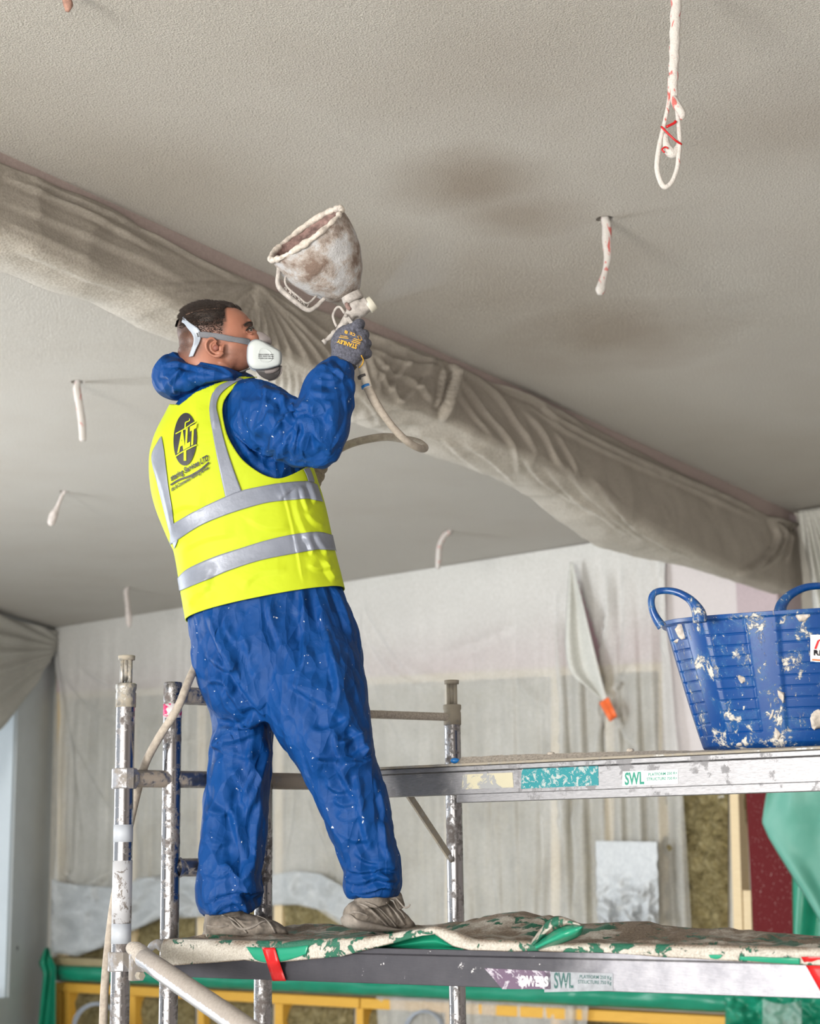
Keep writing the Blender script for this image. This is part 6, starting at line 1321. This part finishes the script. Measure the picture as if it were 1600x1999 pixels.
# ------------------------------------------------------------------ hopper spray gun
HYg = 4.45; hzd = (at(640, 520, HYg) - O) @ fw
def h3(x, y, d=0.0): r = ray(x, y); return O + r / (r @ fw) * (hzd + d)
pxm = hzd / F
gun = thing('hopper_gun', 'plaster-crusted hopper spray gun held up to the ceiling in the gloved hand', 'spray gun', h3(700, 700))
axi = unit(rt * .585 - up * .80 + fw * .34); H0 = h3(597, 457)
prof = [(0, 84), (12, 84.5), (25, 85), (45, 84), (62, 80), (80, 74), (96, 66), (112, 57), (126, 47), (140, 34), (150, 24), (158, 19), (170, 18)]
pr = resample([(a, b) for a, b in prof], 40)
v, f = lathe(H0, axi, [(a * pxm, b * pxm) for a, b in pr], 64); v = v + np.array([unit(p - H0) * .0035 * mnoise.noise(Vector(p * 28)) for p in v])
hop = obj('hopper', v, f, MT['hopper'], gun)
v, f = lathe(H0, axi, [(a * pxm, max(b - 3, 2) * pxm) for a, b in pr[:-6]], 64); v = v + np.array([unit(p - H0) * .004 * mnoise.noise(Vector(p * 40)) for p in v]); f = [q[::-1] for q in f]; inn = obj('inner_crust', v, f, MT['hopper_in'], hop)
v, f = lathe(H0 + axi * 18 * pxm, axi, [(0, .001), (0, 80 * pxm)], 48); o = obj('wet_plaster', v, f, MT['hopper_in'], hop)
e1 = unit(np.cross(axi, fw)); e2 = np.cross(axi, e1); P = [H0 + (e1 * math.cos(a) + e2 * math.sin(a)) * 84.5 * pxm * (1 + .012 * math.sin(a * 5) + .02 * mnoise.noise(Vector((math.cos(a) * 4, math.sin(a) * 4, 0)))) for a in np.linspace(0, 2 * math.pi, 97)[:-1]]
v, f = tube(P, .0075, 12, closed=True, fn=lambda i, a, p: 1 + .75 * mnoise.noise(Vector(p * 45)) + .4 * mnoise.noise(Vector(p * 120))); obj('rim', v, f, MT['hopper_rim'], hop)
v, f = merge([tube([h3(545, 516, -.01), h3(543, 536, -.015), h3(542, 552, -.015), h3(549, 566, -.015), h3(575, 588, -.015), h3(598, 604, -.015), h3(612, 602, -.015), h3(634, 582, -.01)], [.0062, .0065, .007, .0078, .0075, .007, .006, .006], 12, smoothn=6),
              tube([h3(560, 532, -.005), h3(556, 548, -.01), h3(562, 562, -.01), h3(583, 580, -.01), h3(600, 592, -.01), h3(618, 577, -.005)], .0032, 10, smoothn=6)] +
             [tube([h3(550 + t * 9.4, 565 + t * 7.4 + 2, -.013), h3(560 + t * 8.0 + (3 if t % 2 else -2), 560 + t * 6.6, -.011)], .0022, 6) for t in range(6)] + [tube([h3(558 + t * 8.0, 560 + t * 6.4, -.011), h3(559 + t * 9.4 - (0), 572 + t * 7.0, -.013)], .0020, 6) for t in range(5)])
hh = obj('hopper_handle', v, f, MT['gun'], hop); hh['label'] = 'webbed plastic handle'
ga = unit(rt * .60 - up * .78 + fw * .1)
v, f = lathe(h3(684, 574), unit(h3(692, 590) - h3(684, 574)), [(0, 0), (0, 20 * pxm), (9 * pxm, 21 * pxm), (15 * pxm, 21 * pxm), (17 * pxm, 17 * pxm), (17 * pxm, 0)], 28); obj('collar', v, f, MT['gun'], gun)
nz_ = unit(h3(728, 592) - h3(703, 610)); 
bdy = fuse('gun_body', [lathe(h3(696, 608), nz_, [(-2 * pxm, 0), (-2 * pxm, 15 * pxm), (6 * pxm, 17 * pxm), (28 * pxm, 15 * pxm), (28 * pxm, 0)], 24), ball(h3(694, 600), 19 * pxm), tube([h3(690, 602), h3(681, 618), h3(668, 636), h3(655, 653)], [12 * pxm, 10.5 * pxm, 8 * pxm, 6.5 * pxm], 16, smoothn=5), tube([h3(693, 612, .02), h3(699, 650, .03), h3(705, 700, .03)], [.015, .014, .014], 14, smoothn=4)], .0025, MT['gun'], gun, 3)
v, f = lathe(h3(717, 599), nz_, [(0, 0), (0, 15.5 * pxm), (3 * pxm, 16 * pxm), (14 * pxm, 15 * pxm), (15 * pxm, 13.5 * pxm), (15 * pxm, 6 * pxm), (9 * pxm, 5 * pxm), (9 * pxm, 0)], 28); o = obj('nozzle', v, f, MT['nozzle'], gun); o['label'] = 'cream nozzle cap'
pd = unit(h3(630, 673) - h3(655, 653)); v, f = lathe(h3(657, 648), pd, [(0, 0), (0, 7.5 * pxm), (8 * pxm, 7.5 * pxm), (10 * pxm, 5.5 * pxm), (20 * pxm, 5 * pxm), (21 * pxm, 4 * pxm), (27 * pxm, 4 * pxm), (28 * pxm, 6 * pxm), (34 * pxm, 5.5 * pxm), (34 * pxm, 0)], 18); obj('air_valve', v, f, MT['gun'], gun)
v, f = tube([h3(673, 612), h3(664, 600), h3(656, 602), h3(650, 615), h3(652, 626), h3(657, 638)], .0038, 10, smoothn=6); obj('hanging_hook', v, f, MT['gun'], gun)
v, f = hull4([h3(671, 616, -.022), h3(677, 613, -.022), h3(692, 634, -.022), h3(685, 637, -.022)], fw * .004); obj('trigger', v, f, MT['gun'], gun, smooth=False)
v, f = lathe(h3(675, 616, -.020), -fw, [(0, 0), (0, .005), (.006, .005), (.006, 0)], 12); obj('trigger_pin', v, f, MT['gun'], gun)
v, f = tube([h3(676, 592, -.018), h3(679, 600, -.022), h3(684, 604, -.022)], [.006, .006, .005], 10, smoothn=3); obj('screw_boss', v, f, MT['hopper_in'], gun)
# ------------------------------------------------------------------ air hose
hs_ = thing('air_hose', 'long dusty air hose looping from the spray gun down past the leftmost scaffold post', 'hose', at(205, 1998, 4.75))
hA = lambda x, y, Y: at(x, y, Y)
v, f = tube([hA(704, 704, 4.46), hA(708, 722, 4.46), hA(713, 740, 4.46), hA(718, 758, 4.46)], [.012, .012, .0125, .013], 14, smoothn=4); cp = obj('coupling', v, f, MT['hose_pale'], hs_)
for a, b, m in (((707, 733), (709, 739), 'mask_dark'), ((714, 752), (716, 758), 'blue_plastic')):
    v, f = lathe(hA(*a, 4.46), hA(*b, 4.46) - hA(*a, 4.46), [(0, .010), (0, .0145), (.007, .0145), (.007, .010)], 18); obj('coupling_ring', v, f, MT[m], cp)
v, f = tube([hA(717, 755, 4.46), hA(724, 770, 4.46), hA(733, 787, 4.46), hA(750, 812, 4.47), hA(770, 838, 4.49), hA(795, 862, 4.52), hA(818, 875, 4.57), hA(828, 874, 4.66), hA(815, 864, 4.78), hA(790, 858, 4.84), hA(755, 853, 4.88), hA(715, 858, 4.90), hA(680, 868, 4.92), hA(650, 885, 4.93), hA(625, 908, 4.94), hA(600, 940, 4.95), hA(560, 1000, 4.93), hA(500, 1080, 4.92), hA(430, 1190, 4.90), hA(405, 1250, 4.80), hA(386, 1290, 4.66), hA(366, 1335, 4.58), hA(345, 1385, 4.56), hA(310, 1440, 4.60), hA(283, 1492, 4.66), hA(268, 1545, 4.70), hA(255, 1600, 4.72), hA(238, 1680, 4.74), hA(221, 1770, 4.75), hA(209, 1870, 4.75), hA(203, 1950, 4.75), hA(200, 2040, 4.75)], [.0125] * 3 + [.0105] * 2 + [.0105] * 2 + [.0120] * 8 + [.0115] * 17, 16, smoothn=8)
obj('hose_line', v, f, MT['hose'], hs_)
# ------------------------------------------------------------------ spray mist
n0 = h3(731, 590); axm = unit(h3(905, 470, .45) - n0); v, f = lathe(n0, axm, [(0, .001), (0.01, .012), (.55, .11), (.55, .001)], 24)
mm = bpy.data.materials.new('spray_mist'); mm.use_nodes = True; nt = mm.node_tree; nt.nodes.clear(); out = nt.nodes.new('ShaderNodeOutputMaterial'); vol = nt.nodes.new('ShaderNodeVolumeScatter'); vol.inputs['Color'].default_value = (0.95, 0.92, 0.88, 1)
tc_ = nt.nodes.new('ShaderNodeTexCoord'); ds = nt.nodes.new('ShaderNodeVectorMath'); ds.operation = 'DISTANCE'; nt.links.new(tc_.outputs['Object'], ds.inputs[0]); ds.inputs[1].default_value = tuple(n0)
mr = nt.nodes.new('ShaderNodeMapRange'); mr.inputs['From Min'].default_value = 0.0; mr.inputs['From Max'].default_value = 0.5; mr.inputs['To Min'].default_value = 2.6; mr.inputs['To Max'].default_value = 0.0; nt.links.new(ds.outputs['Value'], mr.inputs['Value']); nt.links.new(mr.outputs[0], vol.inputs['Density']); nt.links.new(vol.outputs[0], out.inputs['Volume'])
o = obj('spray_mist', v, f, mm); tag(o, 'faint mist of sprayed plaster leaving the gun nozzle', 'mist', kind='stuff')
